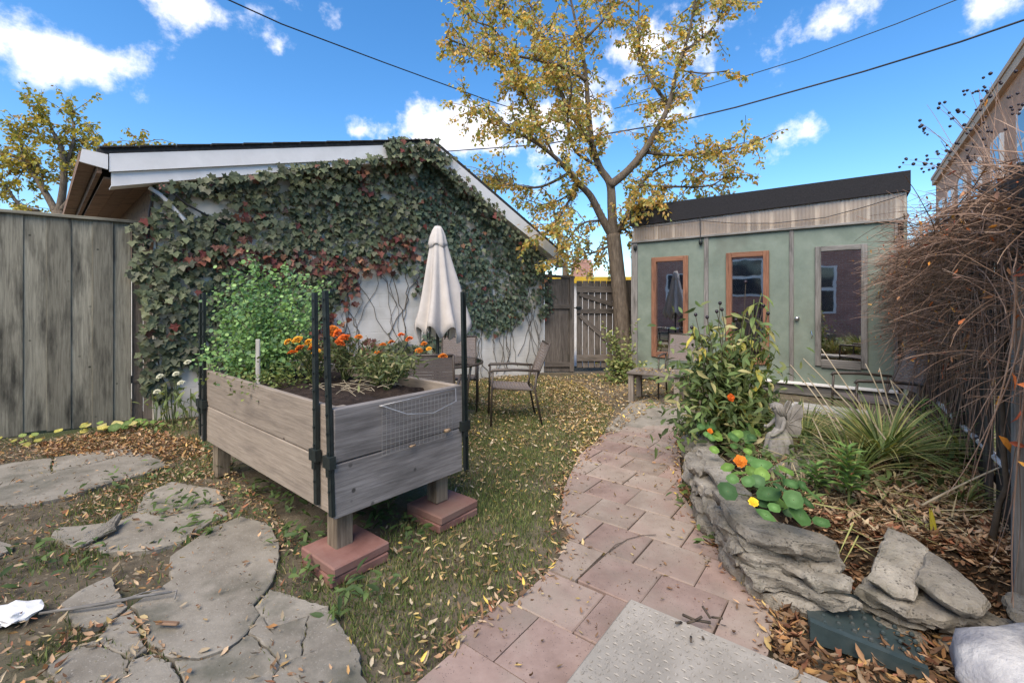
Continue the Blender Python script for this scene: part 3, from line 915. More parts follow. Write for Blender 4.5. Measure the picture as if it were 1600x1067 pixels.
def build_ivy():
    root = thing('ivy', GW.pt(2.5, 0, .05), 'dark green creeper with reddening patches over the white garage wall', 'ivy')
    region = [(205, 350), (240, 330), (240, 250), (330, 240), (470, 232), (560, 232), (605, 212), (672, 224), (700, 250), (745, 300), (800, 352), (850, 395), (868, 440), (870, 480), (846, 500),
              (835, 480), (790, 520), (730, 530), (690, 545), (600, 560), (470, 600), (330, 640), (280, 640), (225, 610), (215, 560), (225, 480), (205, 440)]
    holes = [(318, 322, 42, 20, .8), (622, 472, 52, 58, .85), (560, 500, 55, 60, .62), (440, 285, 12, 14, .5), (575, 440, 14, 25, .5), (640, 500, 45, 35, .7), (600, 300, 10, 25, .5), (740, 545, 40, 30, .9), (380, 250, 60, 8, .7), (500, 245, 70, 7, .7),
             (700, 250, 14, 22, .4), (655, 400, 18, 30, .4), (440, 505, 40, 30, .4), (270, 300, 14, 16, .7), (835, 470, 18, 40, .35), (300, 605, 40, 40, .75), (650, 260, 12, 40, .35)]
    reds = [(470, 408, 75, 22, .55), (345, 400, 70, 18, .45), (575, 450, 45, 55, .75), (540, 530, 60, 50, .8), (610, 250, 22, 14, .5), (390, 330, 35, 14, .4), (620, 390, 40, 25, .5), (660, 465, 30, 15, .4), (565, 280, 6, 20, .8)]
    pos = []; cols = []; dist = []; px_ = []
    green = [(.10, .122, .062), (.13, .152, .078), (.075, .092, .05), (.17, .185, .10), (.11, .115, .072)]
    bluish = [(.078, .115, .075), (.10, .14, .09), (.062, .092, .06), (.125, .155, .10)]
    red = [(.18, .05, .04), (.24, .085, .055), (.14, .06, .042), (.28, .14, .08), (.13, .06, .045)]
    for _ in range(36000):
        s = rng.uniform(-.9, 6.75); z = rng.uniform(.25, 4.3)
        off = .05
        p = GW.pt(s, z, off)
        px, py = proj(p)
        if not inpoly([px], [py], region)[0]: continue
        if s < -.05 and z > 2.5: continue
        n1 = noise.noise(Vector((s * 1.3, z * 1.3, 5))) + .5 * noise.noise(Vector((s * 4, z * 4, 9)))
        keep = .93 + n1 * .25
        for hx, hy, rx, ry, a in holes:
            q = ((px - hx) / rx) ** 2 + ((py - hy) / ry) ** 2
            if q < 1.6: keep -= a * max(0, 1 - q / 1.6) * 1.4
        if rng.random() > keep * .52: continue
        isr = False
        for hx, hy, rx, ry, a in reds:
            q = ((px - hx) / rx) ** 2 + ((py - hy) / ry) ** 2
            if q < 1 and rng.random() < a: isr = True
        if rng.random() < .03: isr = True
        c = rng.choice(red) if isr else (rng.choice(bluish) if s > 3.4 and rng.random() < .85 else rng.choice(green))
        thick = .05 + .14 * max(0, .5 + noise.noise(Vector((s * 1.1, z * 1.1, 2)))) 
        if z > 2.7 and py < 262 and px < 600 and rng.random() < .6: continue
        if z > 2.7 and py < 260 and px > 600: thick += .16
        pos.append(GW.pt(s, z, rng.uniform(.02, thick))); cols.append(c); dist.append(p.y); px_.append(px)
    for (x0, y0, x1, y1, w, cnt) in [(255, 289, 600, 243, 4.5, 240), (605, 232, 690, 238, 8, 170), (690, 250, 790, 345, 8, 160), (600, 222, 680, 228, 3, 70), (790, 350, 868, 420, 5, 60)]:
        for _ in range(cnt):
            t = rng.random(); o = .34 + rng.uniform(-.04, .05)
            q = Wall(GW.pt(0, 0, o)[:2], GW.pt(1, 0, o)[:2]); s_, z_ = q.sz(x0 + (x1 - x0) * t, y0 + (y1 - y0) * t + rng.gauss(0, w) + 3)
            p = q.pt(s_, z_); pos.append(p); cols.append(rng.choice(red) if rng.random() < .08 else rng.choice(green)); dist.append(p.y + 9); px_.append(0)
    n = len(pos)
    order = sorted(range(n), key=lambda i: dist[i] - pos[i].dot(GW.n) * .0)
    NV = GW.n
    def nt_(far):
        nn = NV + Vector((rng.gauss(0, .38), rng.gauss(0, .38), .35 + rng.gauss(0, .3)))
        t = Vector((rng.gauss(0, .5), rng.gauss(0, .3), -1)) + NV * .4
        return nn, t
    near = [i for i in order if pos[i].y < 6.6 and dist[i] < 9]
    outer = sorted(near, key=lambda i: -(pos[i] - GW.p).dot(NV))[:300]
    os_ = set(outer)
    for i in outer:
        nn, t = nt_(False)
        leaf_obj('ivy', cols[i], M_ivyl, root, pos[i], nn, t, rng.uniform(.08, .12))
    rest = [i for i in range(n) if i not in os_]
    ns, ts = zip(*[nt_(True) for _ in rest])
    leaves('foliage', 'ivy', [tuple(pos[i]) for i in rest], [tuple(v) for v in ns], [tuple(v) for v in ts],
           np.array([rng.uniform(.06, .11) * (.85 if pos[i].y > 8 else 1) for i in rest]), np.array([cols[i] for i in rest]) * (1 + nr.normal(0, .2, (len(rest), 1))).clip(.5, 1.6), M_ivyl, root, kind='stuff')
    # stems clinging to the wall
    mb = MB()
    for k in range(46):
        s = rng.uniform(.1, 6.2); z = rng.uniform(.05, .5); pts = []
        ds = rng.gauss(0, .12)
        for q in range(14):
            pts.append(GW.pt(min(max(s, .03), 6.3), z, .012)); s += ds * .35 + rng.gauss(0, .05); z += rng.uniform(.08, .2)
            if z > 3.0 or (s > 4.2 and z > 3.6 - (s - 3.6) * .56): break
        if len(pts) > 2: mb.tube(pts, [rng.uniform(.003, .0065)] * (len(pts) - 1) + [.002], 4)
    for px0, py0, px1, py1 in [(835, 500, 852, 560), (822, 470, 846, 545), (800, 520, 806, 572), (790, 525, 795, 570), (770, 530, 775, 575), (748, 540, 752, 590), (815, 480, 838, 560), (780, 515, 789, 577)]:
        pts = []
        for q in range(8):
            s, z = GW.sz(px0 + (px1 - px0) * q / 7 + rng.gauss(0, 1.3), py0 + (py1 - py0) * q / 7)
            pts.append(GW.pt(s, z, .02))
        mb.tube(pts, .0055, 4)
    mb.obj('stems', M_twig, root, kind='stuff')
    mb = MB()


build_ivy()

# ------------------------------------------------------------------ fences and gate
LF = Wall((-5.24, 4.76), (-4.53, 5.30))


def build_left_fence():
    root = thing('board_fence', LF.pt(0, 0), 'tall grey weathered board fence with black stains on the left', 'fence')
    edges = [LF.sz(p, 500)[0] for p in (36, 74, 110.6, 145.5, 177, 204)]
    w = .30
    left = [edges[0] - w * k for k in (4, 3, 2, 1)]
    ed = left + edges
    for a, b in zip(ed[:-1], ed[1:]):
        m = (a + b) / 2; off = (.007 if ed.index(a) % 2 else -.007) + rng.uniform(-.002, .002)
        beam('board', LF.pt(m, rng.uniform(-.01, .03), off), LF.pt(m, 2.35, off + rng.uniform(-.006, .006)), (b - a) + .006, .025, M_fence, root, up=LF.d, bev=.003, warp=.002)
    e = edges[-1]
    beam('board', LF.pt(e + .06, 0, -.05), LF.pt(e + .06, 2.33, -.05), .10, .03, M_gate, root, up=LF.d)
    beam('board', LF.pt(e + .17, 0, -.05), LF.pt(e + .17, 2.33, -.05), .105, .03, M_gate, root, up=LF.d)
    beam('board', LF.pt(e + .30, 0, -.05), LF.pt(e + .30, 2.33, -.05), .15, .03, M_gate, root, up=LF.d)
    beam('board', LF.pt(e + .45, 0, -.06), LF.pt(e + .45, 2.2, -.06), .15, .03, M_gate, root, up=LF.d)
    beam('cap_rail', LF.pt(ed[0] - .02, 2.37, -.01), LF.pt(e + .24, 2.37, -.01), .035, .12, M_fence, root)
    for z in (.5, 1.9):
        beam('rail', LF.pt(ed[0], z, -.045), LF.pt(e + .2, z, -.045), .09, .04, M_gate, root)
    beam('post', LF.pt(ed[2], 0, -.11), LF.pt(ed[2], 2.34, -.11), .09, .09, M_gate, root, up=LF.d)


build_left_fence()

BF = Wall((0.66, 9.30), (2.9, 9.36))


def bfx(px): return BF.sz(px, 500)[0]


def build_gate():
    f = thing('back_fence', BF.pt(.3, 0), 'dark brown board fence panel between garage corner and gate', 'fence')
    xs = np.linspace(bfx(851), bfx(894), 6)
    for a, b in zip(xs[:-1], xs[1:]):
        beam('board', BF.pt((a + b) / 2, 0.0), BF.pt((a + b) / 2, 1.93 + rng.uniform(-.02, .02)), b - a + .004, .022, M_gate, f, up=BF.d, warp=.001)
    for z in (1.35, .15):
        beam('rail', BF.pt(xs[0], z, .035), BF.pt(xs[-1], z, .035), .10, .04, M_gate, f)
    beam('top_rail', BF.pt(xs[0], 1.99, .0), BF.pt(xs[-1] + .05, 1.95, .0), .05, .09, M_gate, f)
    beam('post', BF.pt(bfx(893), 0, .02), BF.pt(bfx(893), 1.98, .02), .09, .09, M_gate, f, up=BF.d)
    g = thing('garden_gate', BF.pt(1.1, 0), 'dark wooden gate with diagonal braces and light showing between its boards', 'gate')
    xs = np.linspace(bfx(900.5), bfx(976), 9)
    for a, b in zip(xs[:-1], xs[1:]):
        beam('board', BF.pt((a + b) / 2, .075), BF.pt((a + b) / 2, 1.88), b - a - .013, .022, M_gate, g, up=BF.d)
    for z in (1.70, .95 + .30, .28):
        beam('rail', BF.pt(xs[0], z, .034), BF.pt(xs[-1], z, .034), .13 if z != 1.25 else .10, .038, M_gate, g)
    beam('brace', BF.pt(xs[0] + .06, 1.60, .038), BF.pt(xs[-1] - .05, .98 + .34, .038), .09, .03, M_gate, g)
    beam('brace', BF.pt(xs[0] + .06, 1.17, .038), BF.pt(xs[-1] - .05, .36, .038), .09, .03, M_gate, g)
    mb = MB(); mb.box(Matrix.Translation(BF.pt(xs[0] + .03, 1.32, .07)), .10, .03, .05); mb.tube([BF.pt(xs[0] - .06, 1.32, .09), BF.pt(xs[0] + .1, 1.32, .09)], .01, 6)
    mb.obj('latch', M_black, g)
    f2 = thing('fence_panel', BF.pt(1.9, 0), 'short dark board fence panel behind the tree trunk beside the shed', 'fence')
    xs = np.linspace(bfx(978), bfx(1040), 8)
    for a, b in zip(xs[:-1], xs[1:]):
        beam('board', BF.pt((a + b) / 2, 0), BF.pt((a + b) / 2, 1.9), b - a - .01, .022, M_gate, f2, up=BF.d)
    beam('rail', BF.pt(xs[0], 1.3, .035), BF.pt(xs[-1], 1.3, .035), .09, .038, M_gate, f2)


build_gate()


def build_beyond():
    prism('alley', [Vector((-3, 10.0, .004)), Vector((9, 10.0, .004)), Vector((9, 14.0, .004)), Vector((-3, 14, .004))], (0, 0, .01), M_alley, kind='structure')
    b = thing('alley_garage', (3, 14, 0), 'pale low garage beyond the gate with a yellow roof edge', 'garage')
    prism('wall', [Vector((1.2, 14.1, 0)), Vector((8, 14.1, 0)), Vector((8, 17, 0)), Vector((1.2, 17, 0))], (0, 0, 2.05), M_white, b)
    prism('roof_edge', [Vector((1.1, 13.95, 2.05)), Vector((8, 13.95, 2.05)), Vector((8, 17.1, 2.05)), Vector((1.1, 17.1, 2.05))], (0, 0, .2), M_yellow_paint, b)
    c = thing('brick_chimney', at(911, 430, 22), 'red brick chimney seen over the fence beside the pole', 'chimney')
    x0, x1 = at(896, 430, 22).x, at(927, 430, 22).x
    prism('stack', [Vector((x0, 22, 0)), Vector((x1, 22, 0)), Vector((x1, 22.9, 0)), Vector((x0, 22.9, 0))], (0, 0, at(911, 411, 22).z), M_brick, c, uvdir=(1, 0, 0))
    zt = at(911, 411, 22).z
    prism('cap', [Vector((x0 + .08, 21.98, zt)), Vector((x1 - .08, 21.98, zt)), Vector((x1 - .08, 22.8, zt)), Vector((x0 + .08, 22.8, zt))], (0, 0, .16), M_brick, c, uvdir=(1, 0, 0))
    for dx in (.25, .65):
        mb = MB(); mb.lathe((x0 + dx, 22.4, zt + .16), [(.09, 0), (.09, .22), (.11, .22), (.11, .28)], 10); mb.obj('flue', M_block, c)
    p = MB(); q = at(883, 430, 16); p.tube([(q.x, 16, 0), (q.x, 16, at(883, 399, 16).z)], [.11, .10], 8)
    o = p.obj('utility_pole', M_twig, smooth=True); o['label'] = 'dark utility pole rising behind the fence right of the garage eave'; o['category'] = 'pole'


build_beyond()

# ------------------------------------------------------------------ shed
SW = Wall((2.29, 8.52), (5.43, 6.15))
SB = -SW.n                                    # into the shed


def shed_beam(name, px0, px1, z0, z1, proud, thick, mat, parent, bev=.004):
    a = SW.sz(px0, 480)[0]; b = SW.sz(px1, 480)[0]
    return beam(name, SW.pt((a + b) / 2, z0, proud - thick / 2), SW.pt((a + b) / 2, z1, proud - thick / 2), abs(b - a), thick, mat, parent, up=SW.d, bev=bev)


def build_shed():
    root = thing('garden_shed', SW.pt(SW.len / 2, 0), 'sage green shed with black roof edge and three tall windows', 'shed')
    Ls = SW.len; D = 2.6
    def q(x): return 980 + x / 2.667
    def sq(x): return SW.sz(q(x), 480)[0]
    zt = 2.555
    ops = [(103, 255, 430, 850), (413, 592, 410, 850), (783, 1002, 383, 890)]
    wins = []
    for x0, x1, y0, y1 in ops:
        xm = (x0 + x1) / 2
        wins.append((sq(x0), sq(x1), SW.sz(q(xm), 240 + y0 / 2.667)[1], SW.sz(q(xm), 240 + y1 / 2.667)[1]))
    wins[1] = (wins[1][0], wins[1][1], wins[1][2], wins[0][3])
    bounds = [(sq(44), sq(324)), (sq(337), sq(680)), (sq(692), sq(1112))]
    for (a, b), (w0, w1, wz1, wz0) in zip(bounds, wins):
        mb = MB(); f = []
        def rect(s0, s1, z0, z1):
            c = SW.pt((s0 + s1) / 2, (z0 + z1) / 2, -.02)
            M = Matrix((SW.d, -SW.n, Vector((0, 0, 1)))).transposed().to_4x4(); M.translation = c
            mb.box(M, s1 - s0, .04, z1 - z0)
        rect(a, w0, .2, zt); rect(w1, b, .2, zt); rect(w0, w1, .2, wz0); rect(w0, w1, wz1, zt)
        mb.obj('panel', M_green, root)
    # windows: frames, panes
    for i, (w0, w1, wz1, wz0) in enumerate(wins):
        fm = M_redwood if i < 2 else M_post
        name = 'window' if i < 2 else 'door'
        fw = .085 if i < 2 else .075
        pr = .03
        fr = beam(name, SW.pt(w0 + fw / 2, wz0, 0), SW.pt(w0 + fw / 2, wz1, 0), fw, .07, fm, root, up=SW.d, bev=.005)
        beam('frame', SW.pt(w1 - fw / 2, wz0, 0), SW.pt(w1 - fw / 2, wz1, 0), fw, .07, fm, fr, up=SW.d, bev=.005)
        beam('frame', SW.pt(w0 + fw, wz1 - fw / 2, .003), SW.pt(w1 - fw, wz1 - fw / 2, .003), fw, .07, fm, fr, bev=.005)
        beam('frame', SW.pt(w0 + fw, wz0 + fw / 2, .003), SW.pt(w1 - fw, wz0 + fw / 2, .003), fw * (1.6 if i == 2 else 1.2), .07, fm, fr, bev=.005)
        beam('pane', SW.pt((w0 + w1) / 2, wz0 + fw * .8, -.015), SW.pt((w0 + w1) / 2, wz1 - fw * .8, -.015), w1 - w0 - fw * 1.8, .006, M_glass, fr, up=SW.d, bev=0)
        if i == 2:
            ks = sq(708); kz = SW.sz(q(708), 240 + 687 / 2.667)[1]
            mb = MB(); mb.tube([SW.pt(ks, kz, 0), SW.pt(ks, kz, .012), SW.pt(ks, kz, .0125), SW.pt(ks, kz, .04), SW.pt(ks, kz, .045), SW.pt(ks, kz, .065), SW.pt(ks, kz, .075)], [.034, .034, .014, .014, .028, .03, .012], 14)
            mb.obj('knob', M_steel, fr, smooth=True)
            ks = sq(768); kz = SW.sz(q(768), 240 + 755 / 2.667)[1]
            mb = MB(); mb.tube([SW.pt(ks - .01, kz + .05, .01), SW.pt(ks, kz + .06, .02), SW.pt(ks + .012, kz, .035), SW.pt(ks, kz - .05, .015)], .006, 6)
            mb.obj('hook', M_steel, fr)
    # curtain hung inside the middle window, white sash behind it
    w0, w1, wz1, wz0 = wins[1]
    beam('inner_sash', SW.pt(w0 + .09, wz1 - .62, -.10), SW.pt(w1 - .09, wz1 - .62, -.10), .05, .03, M_white, root)
    for s in (w0 + .12, (w0 + w1) / 2 - .06, w1 - .16):
        beam('inner_sash', SW.pt(s, wz1 - .6, -.102), SW.pt(s, wz1 - .10, -.102), .04, .03, M_white, root, up=SW.d)
    beam('inner_sash', SW.pt(w0 + .09, wz1 - .12, -.104), SW.pt(w1 - .09, wz1 - .12, -.104), .05, .03, M_white, root)
    # battens, posts
    for x in (330, 685):
        shed_beam('batten', q(x - 9), q(x + 9), .2, zt, .02, .04, M_post, root)
    shed_beam('corner_post', q(18), q(44), .1, zt, .022, .09, M_post, root)
    shed_beam('corner_post', q(1113), q(1128), .1, zt, .01, .07, M_post, root)
    M_, _l = None, None
    beam('top_rail', SW.pt(-.02, zt + .012, .015), SW.pt(Ls, zt + .012, .015), .035, .07, M_post, root)
    beam('sill', SW.pt(.05, .185, .03), SW.pt(Ls - .1, .185, .03), .035, .09, M_white, root)
    beam('base_beam', SW.pt(0, .08, -.02), SW.pt(Ls, .08, -.02), .15, .06, M_post, root)
    # clerestory: ribbed plastic sheets over studs
    zl, zr = 2.87, 2.945
    xs = np.linspace(0, Ls - .02, 5)
    for a, b in zip(xs[:-1], xs[1:]):
        mb = MB(); vs = []; fs = []; nn = 40
        for k in range(nn + 1):
            s = a + (b - a + .01) * k / nn
            o = .004 + .004 * (k % 2)
            vs += [SW.pt(s, 2.58, o), SW.pt(s, zl + (zr - zl) * s / Ls + .02, o)]
        fs = [(2 * k, 2 * k + 2, 2 * k + 3, 2 * k + 1) for k in range(nn)]
        mb.add(vs, fs); mb.obj('clerestory_sheet', M_poly, root)
    for x in (120, 190, 420, 505, 548, 600, 690, 790, 895, 920, 1005, 1128):
        s = sq(x)
        beam('stud', SW.pt(s, 2.58, -.05), SW.pt(s, 2.9, -.05), .045, .05, M_palewood, root, up=SW.d)
    beam('vent_frame', SW.pt(sq(550), 2.78, -.04), SW.pt(sq(598), 2.78, -.04), .11, .03, M_gate, root)
    # roof
    prism('roof', [SW.pt(-.03, zl, .05), SW.pt(Ls + .03, zr, .05), SW.pt(Ls + .03, 3.22, .05), SW.pt(-.03, 3.23, .05)], SB * (D + .2), M_tar, root)
    # the rest of the box
    for s in (-.002, Ls - .038):
        a = SW.pt(s + .02, 1.5, -.05); b = a + SB * (D - .05)
        beam('side_wall', a, b, 2.75, .04, M_green if s > 1 else M_post, root)
    a = SW.pt(.05, 1.5, -D + .02); beam('back_wall', a, a + SW.d * (Ls - .1), 2.75, .04, M_interior, root)
    a = SW.pt(Ls / 2, .14, -.06); beam('floor_deck', a, a + SB * (D - .1), .03, Ls - .1, M_interior, root)
    # things behind the glass
    return wins


WINS = build_shed()


def build_shed_wires():
    o = MB()
    pts = [SW.pt(*SW.sz(px, py), .06) for px, py in [(990, 357), (1030, 354), (1095, 346), (1150, 350), (1210, 350), (1290, 341), (1350, 325), (1415, 305)]]
    o.tube(pts, .006, 5)
    t = thing('light_cord', pts[0], 'thin black cord sagging across the plastic clerestory of the green shed', 'cord')
    o.obj('cord', M_cable, t)
    a = [SW.pt(*SW.sz(px, py), .055) for px, py in [(1095, 338), (1096, 378)]]
    m = MB(); m.tube(a, .008, 5); m.obj('drop', M_cable, t)
    for px, py in [(1096, 379), (994, 388)]:
        m = MB(); m.lathe(SW.pt(*SW.sz(px, py), .05), [(.012, .05), (.03, .04), (.034, 0), (.026, -.04), (.01, -.05)], 10); m.obj('socket', M_black, t, smooth=True)


build_shed_wires()


# ------------------------------------------------------------------ houses
def build_house():
    far = Vector((24.6, 26.0, 0)); d = Vector((.6, .8, 0)); near = far - d * 24
    W = Wall((near.x, near.y), (far.x, far.y))
    inn = Vector((.8, -.6, 0))
    root = thing('brick_house', far, 'tall brown brick house with white windows behind the vine on the right', 'house')
    Ht = 8.6
    prism('wall', [near, far, far + inn * 8, near + inn * 8], (0, 0, Ht), M_brick2, root, uvdir=d)
    prism('cornice', [near - inn * .2, far - inn * .2 + d * .2, far + inn * 8, near + inn * 8], (0, 0, .16), M_paintbeige, root).location.z += Ht + .003
    prism('fascia', [near - inn * .16, far - inn * .16 + d * .1, far + inn * .3 + d * .1, near + inn * .3], (0, 0, .3), M_paintbeige, root).location.z += Ht - .31
    for s in (4.2, 7.4, 10.4, 13.4, 16.2, 19.0, 21.6):
        for z0, hh in ((5.1, 1.9), (1.6, 1.9)):
            a = near + d * s
            c = a + Vector((0, 0, z0 + hh / 2))
            fr = beam('window', a - inn * .03 + Vector((0, 0, z0)), a - inn * .03 + Vector((0, 0, z0 + hh)), 1.25, .14, M_white, root, up=d, bev=.01)
            for k in (0, 1):
                zz = z0 + .08 + k * (hh / 2 - .02)
                beam('pane', a - inn * .085 + Vector((0, 0, zz)), a - inn * .085 + Vector((0, 0, zz + hh / 2 - .14)), 1.0, .04, M_darkpane, fr, up=d, bev=0)
            beam('sill', a - inn * .1 + d * -.7 + Vector((0, 0, z0 - .06)), a - inn * .1 + d * .7 + Vector((0, 0, z0 - .06)), .1, .2, M_stone, fr)
    # bay roof
    a = near + d * 17.5
    prism('bay', [a - inn * .1 + Vector((0, 0, 4.2)), a - inn * .9 + Vector((0, 0, 4.2)), a - inn * .9 + Vector((0, 0, 4.55)), a - inn * .1 + Vector((0, 0, 5.0))], d * 4.5, M_shingle, root)
    # the owner's house behind the camera, which the shed glass mirrors
    o = Vector((-.61, -.79, 0)).normalized() * 6.5
    h = thing('red_brick_house', o, 'red brick house wall with white windows mirrored in the shed glass', 'house')
    p, q = o - V * 11, o + V * 5
    prism('wall', [p, q, q - U * 4, p - U * 4], (0, 0, 5.2), M_brick, h, uvdir=V)
    for s, z0, w, hh in ((1.2, 1.2, 1.1, 1.7), (4.2, 1.2, 1.1, 1.7), (7.3, 1.75, 1.4, 1.7), (10.25, 1.0, .75, 2.0), (13.2, 1.3, 1.2, 1.7)):
        a = p + V * s + U * .02
        fr = beam('window', a + Vector((0, 0, z0)), a + Vector((0, 0, z0 + hh)), w, .1, M_white, h, up=V)
        for k in (0, 1):
            zz = z0 + .08 + k * (hh / 2)
            beam('pane', a + U * .045 + Vector((0, 0, zz)), a + U * .045 + Vector((0, 0, zz + hh / 2 - .14)), w - .2, .03, M_darkpane, fr, up=V, bev=0)


M_paintbeige = surf('beige_paint', [(.3, (.48, .33, .23)), (.7, (.56, .40, .29))], scale=3, bump=.1)
build_house()


# ------------------------------------------------------------------ overhead cables
def build_cables():
    for lab, pts, r in [
        ('black overhead cable from the top left down to the tree', [(330, -12, 9), (440, 38, 10), (600, 98, 12), (770, 160, 15), (900, 200, 18)], .016),
        ('thick black overhead cable crossing the upper right sky above the shed', [(1640, 18, 9), (1500, 66, 10), (1350, 112, 11.5), (1150, 168, 13), (1050, 192, 14), (850, 226, 17), (680, 238, 20)], .022),
        ('thin upper cable above the thick one at top right', [(1540, -18, 11), (1400, 38, 12), (1250, 93, 13.5), (1110, 136, 15), (960, 170, 17)], .013),
    ]:
        mb = MB(); P = [at(*p) for p in pts]; Q = []
        for i in range(len(P) - 1):
            for k in range(5):
                Q.append(P[i].lerp(P[i + 1], k / 5))
        Q.append(P[-1])
        mb.tube(Q, r, 6)
        o = mb.obj('overhead_cable', M_cable, smooth=True)
        o['label'] = lab; o['category'] = 'cable'; o['group'] = 'overhead cables'


build_cables()


# ------------------------------------------------------------------ trees
def smooth_path(P, n=5):
    out = []
    for i in range(len(P) - 1):
        p0 = P[max(i - 1, 0)]; p1 = P[i]; p2 = P[i + 1]; p3 = P[min(i + 2, len(P) - 1)]
        for k in range(n):
            t = k / n
            out.append(.5 * ((2 * p1) + (p2 - p0) * t + (2 * p0 - 5 * p1 + 4 * p2 - p3) * t * t + (3 * p1 - p0 - 3 * p2 + p3) * t ** 3))
    out.append(P[-1])
    return out


def make_tree(root, Y0, trunk, limbs, ntw, leaves_per, cols, w, lsize, twl=(.5, 1.2), gap=None, low=0.0):
    mb = MB()
    mb.tube(smooth_path([at(px, py, Y0) if py < 900 else at(px, py, Y0) for px, py, r in trunk]), list(np.interp(np.linspace(0, 1, (len(trunk) - 1) * 5 + 1), np.linspace(0, 1, len(trunk)), [t[2] for t in trunk])), 10)
    mb.obj('trunk', M_bark, root, smooth=True)
    paths = []
    for pts, r0, r1, dy in limbs:
        n = len(pts)
        P = smooth_path([at(px, py, Y0 + dy * (k / max(n - 1, 1)) ** 1.1) for k, (px, py) in enumerate(pts)])
        rr = list(np.linspace(r0, r1, len(P)))
        b = MB(); b.tube(P, rr, 8 if r0 > .05 else 5)
        b.obj('limb', M_bark, root, smooth=True)
        paths.append((P, r0))
    tw = MB(); LP = []; LT = []
    lens = [sum((P[i + 1] - P[i]).length for i in range(len(P) - 1)) * (1.0 if r < .08 else .6) for P, r in paths]
    for _ in range(ntw):
        P, r0 = rng.choices(paths, lens)[0]
        t = (rng.random() ** .75) if r0 < .08 else .35 + .65 * rng.random()
        i = min(int(t * (len(P) - 1)), len(P) - 2)
        p = P[i].lerp(P[i + 1], rng.random())
        ax = (P[i + 1] - P[i]).normalized()
        d = (ax * .6 + Vector((rng.gauss(0, .8), rng.gauss(0, .8), rng.gauss(.15, .6)))).normalized()
        L = rng.uniform(*twl); pts = [p]; n = 7
        for k in range(n):
            d = (d + Vector((rng.gauss(0, .16), rng.gauss(0, .16), rng.gauss(-.06, .12)))).normalized()
            pts.append(pts[-1] + d * L / n)
        if gap and gap(*proj(pts[-1])): continue
        tw.tube(pts, list(np.linspace(.012, .004, len(pts))), 3, False)
        nl = int(leaves_per * rng.uniform(.5, 1.4))
        for q in range(nl):
            u = rng.random() ** .7 * n; k = min(int(u), n - 1)
            b = pts[k].lerp(pts[k + 1], u - k)
            LP.append(b + Vector((rng.gauss(0, .04), rng.gauss(0, .04), rng.gauss(-.035, .04))))
            LT.append(Vector((rng.gauss(0, .6), rng.gauss(0, .6), -.7)) + d * .4)
    tw.obj('twigs', M_bark, root, kind='stuff')
    N = len(LP)
    leaves('crown', 'diamond', [tuple(p) for p in LP], nr.normal(0, 1, (N, 3)) + np.array([0, -.3, .5]), [tuple(t) for t in LT], nr.uniform(lsize * .7, lsize * 1.3, N),
           palette(N, cols, w), M_treel, root, kind='stuff')


GOLD = [(.55, .38, .10), (.46, .40, .13), (.33, .34, .12), (.24, .28, .10), (.56, .34, .12), (.46, .28, .13), (.62, .48, .18)]


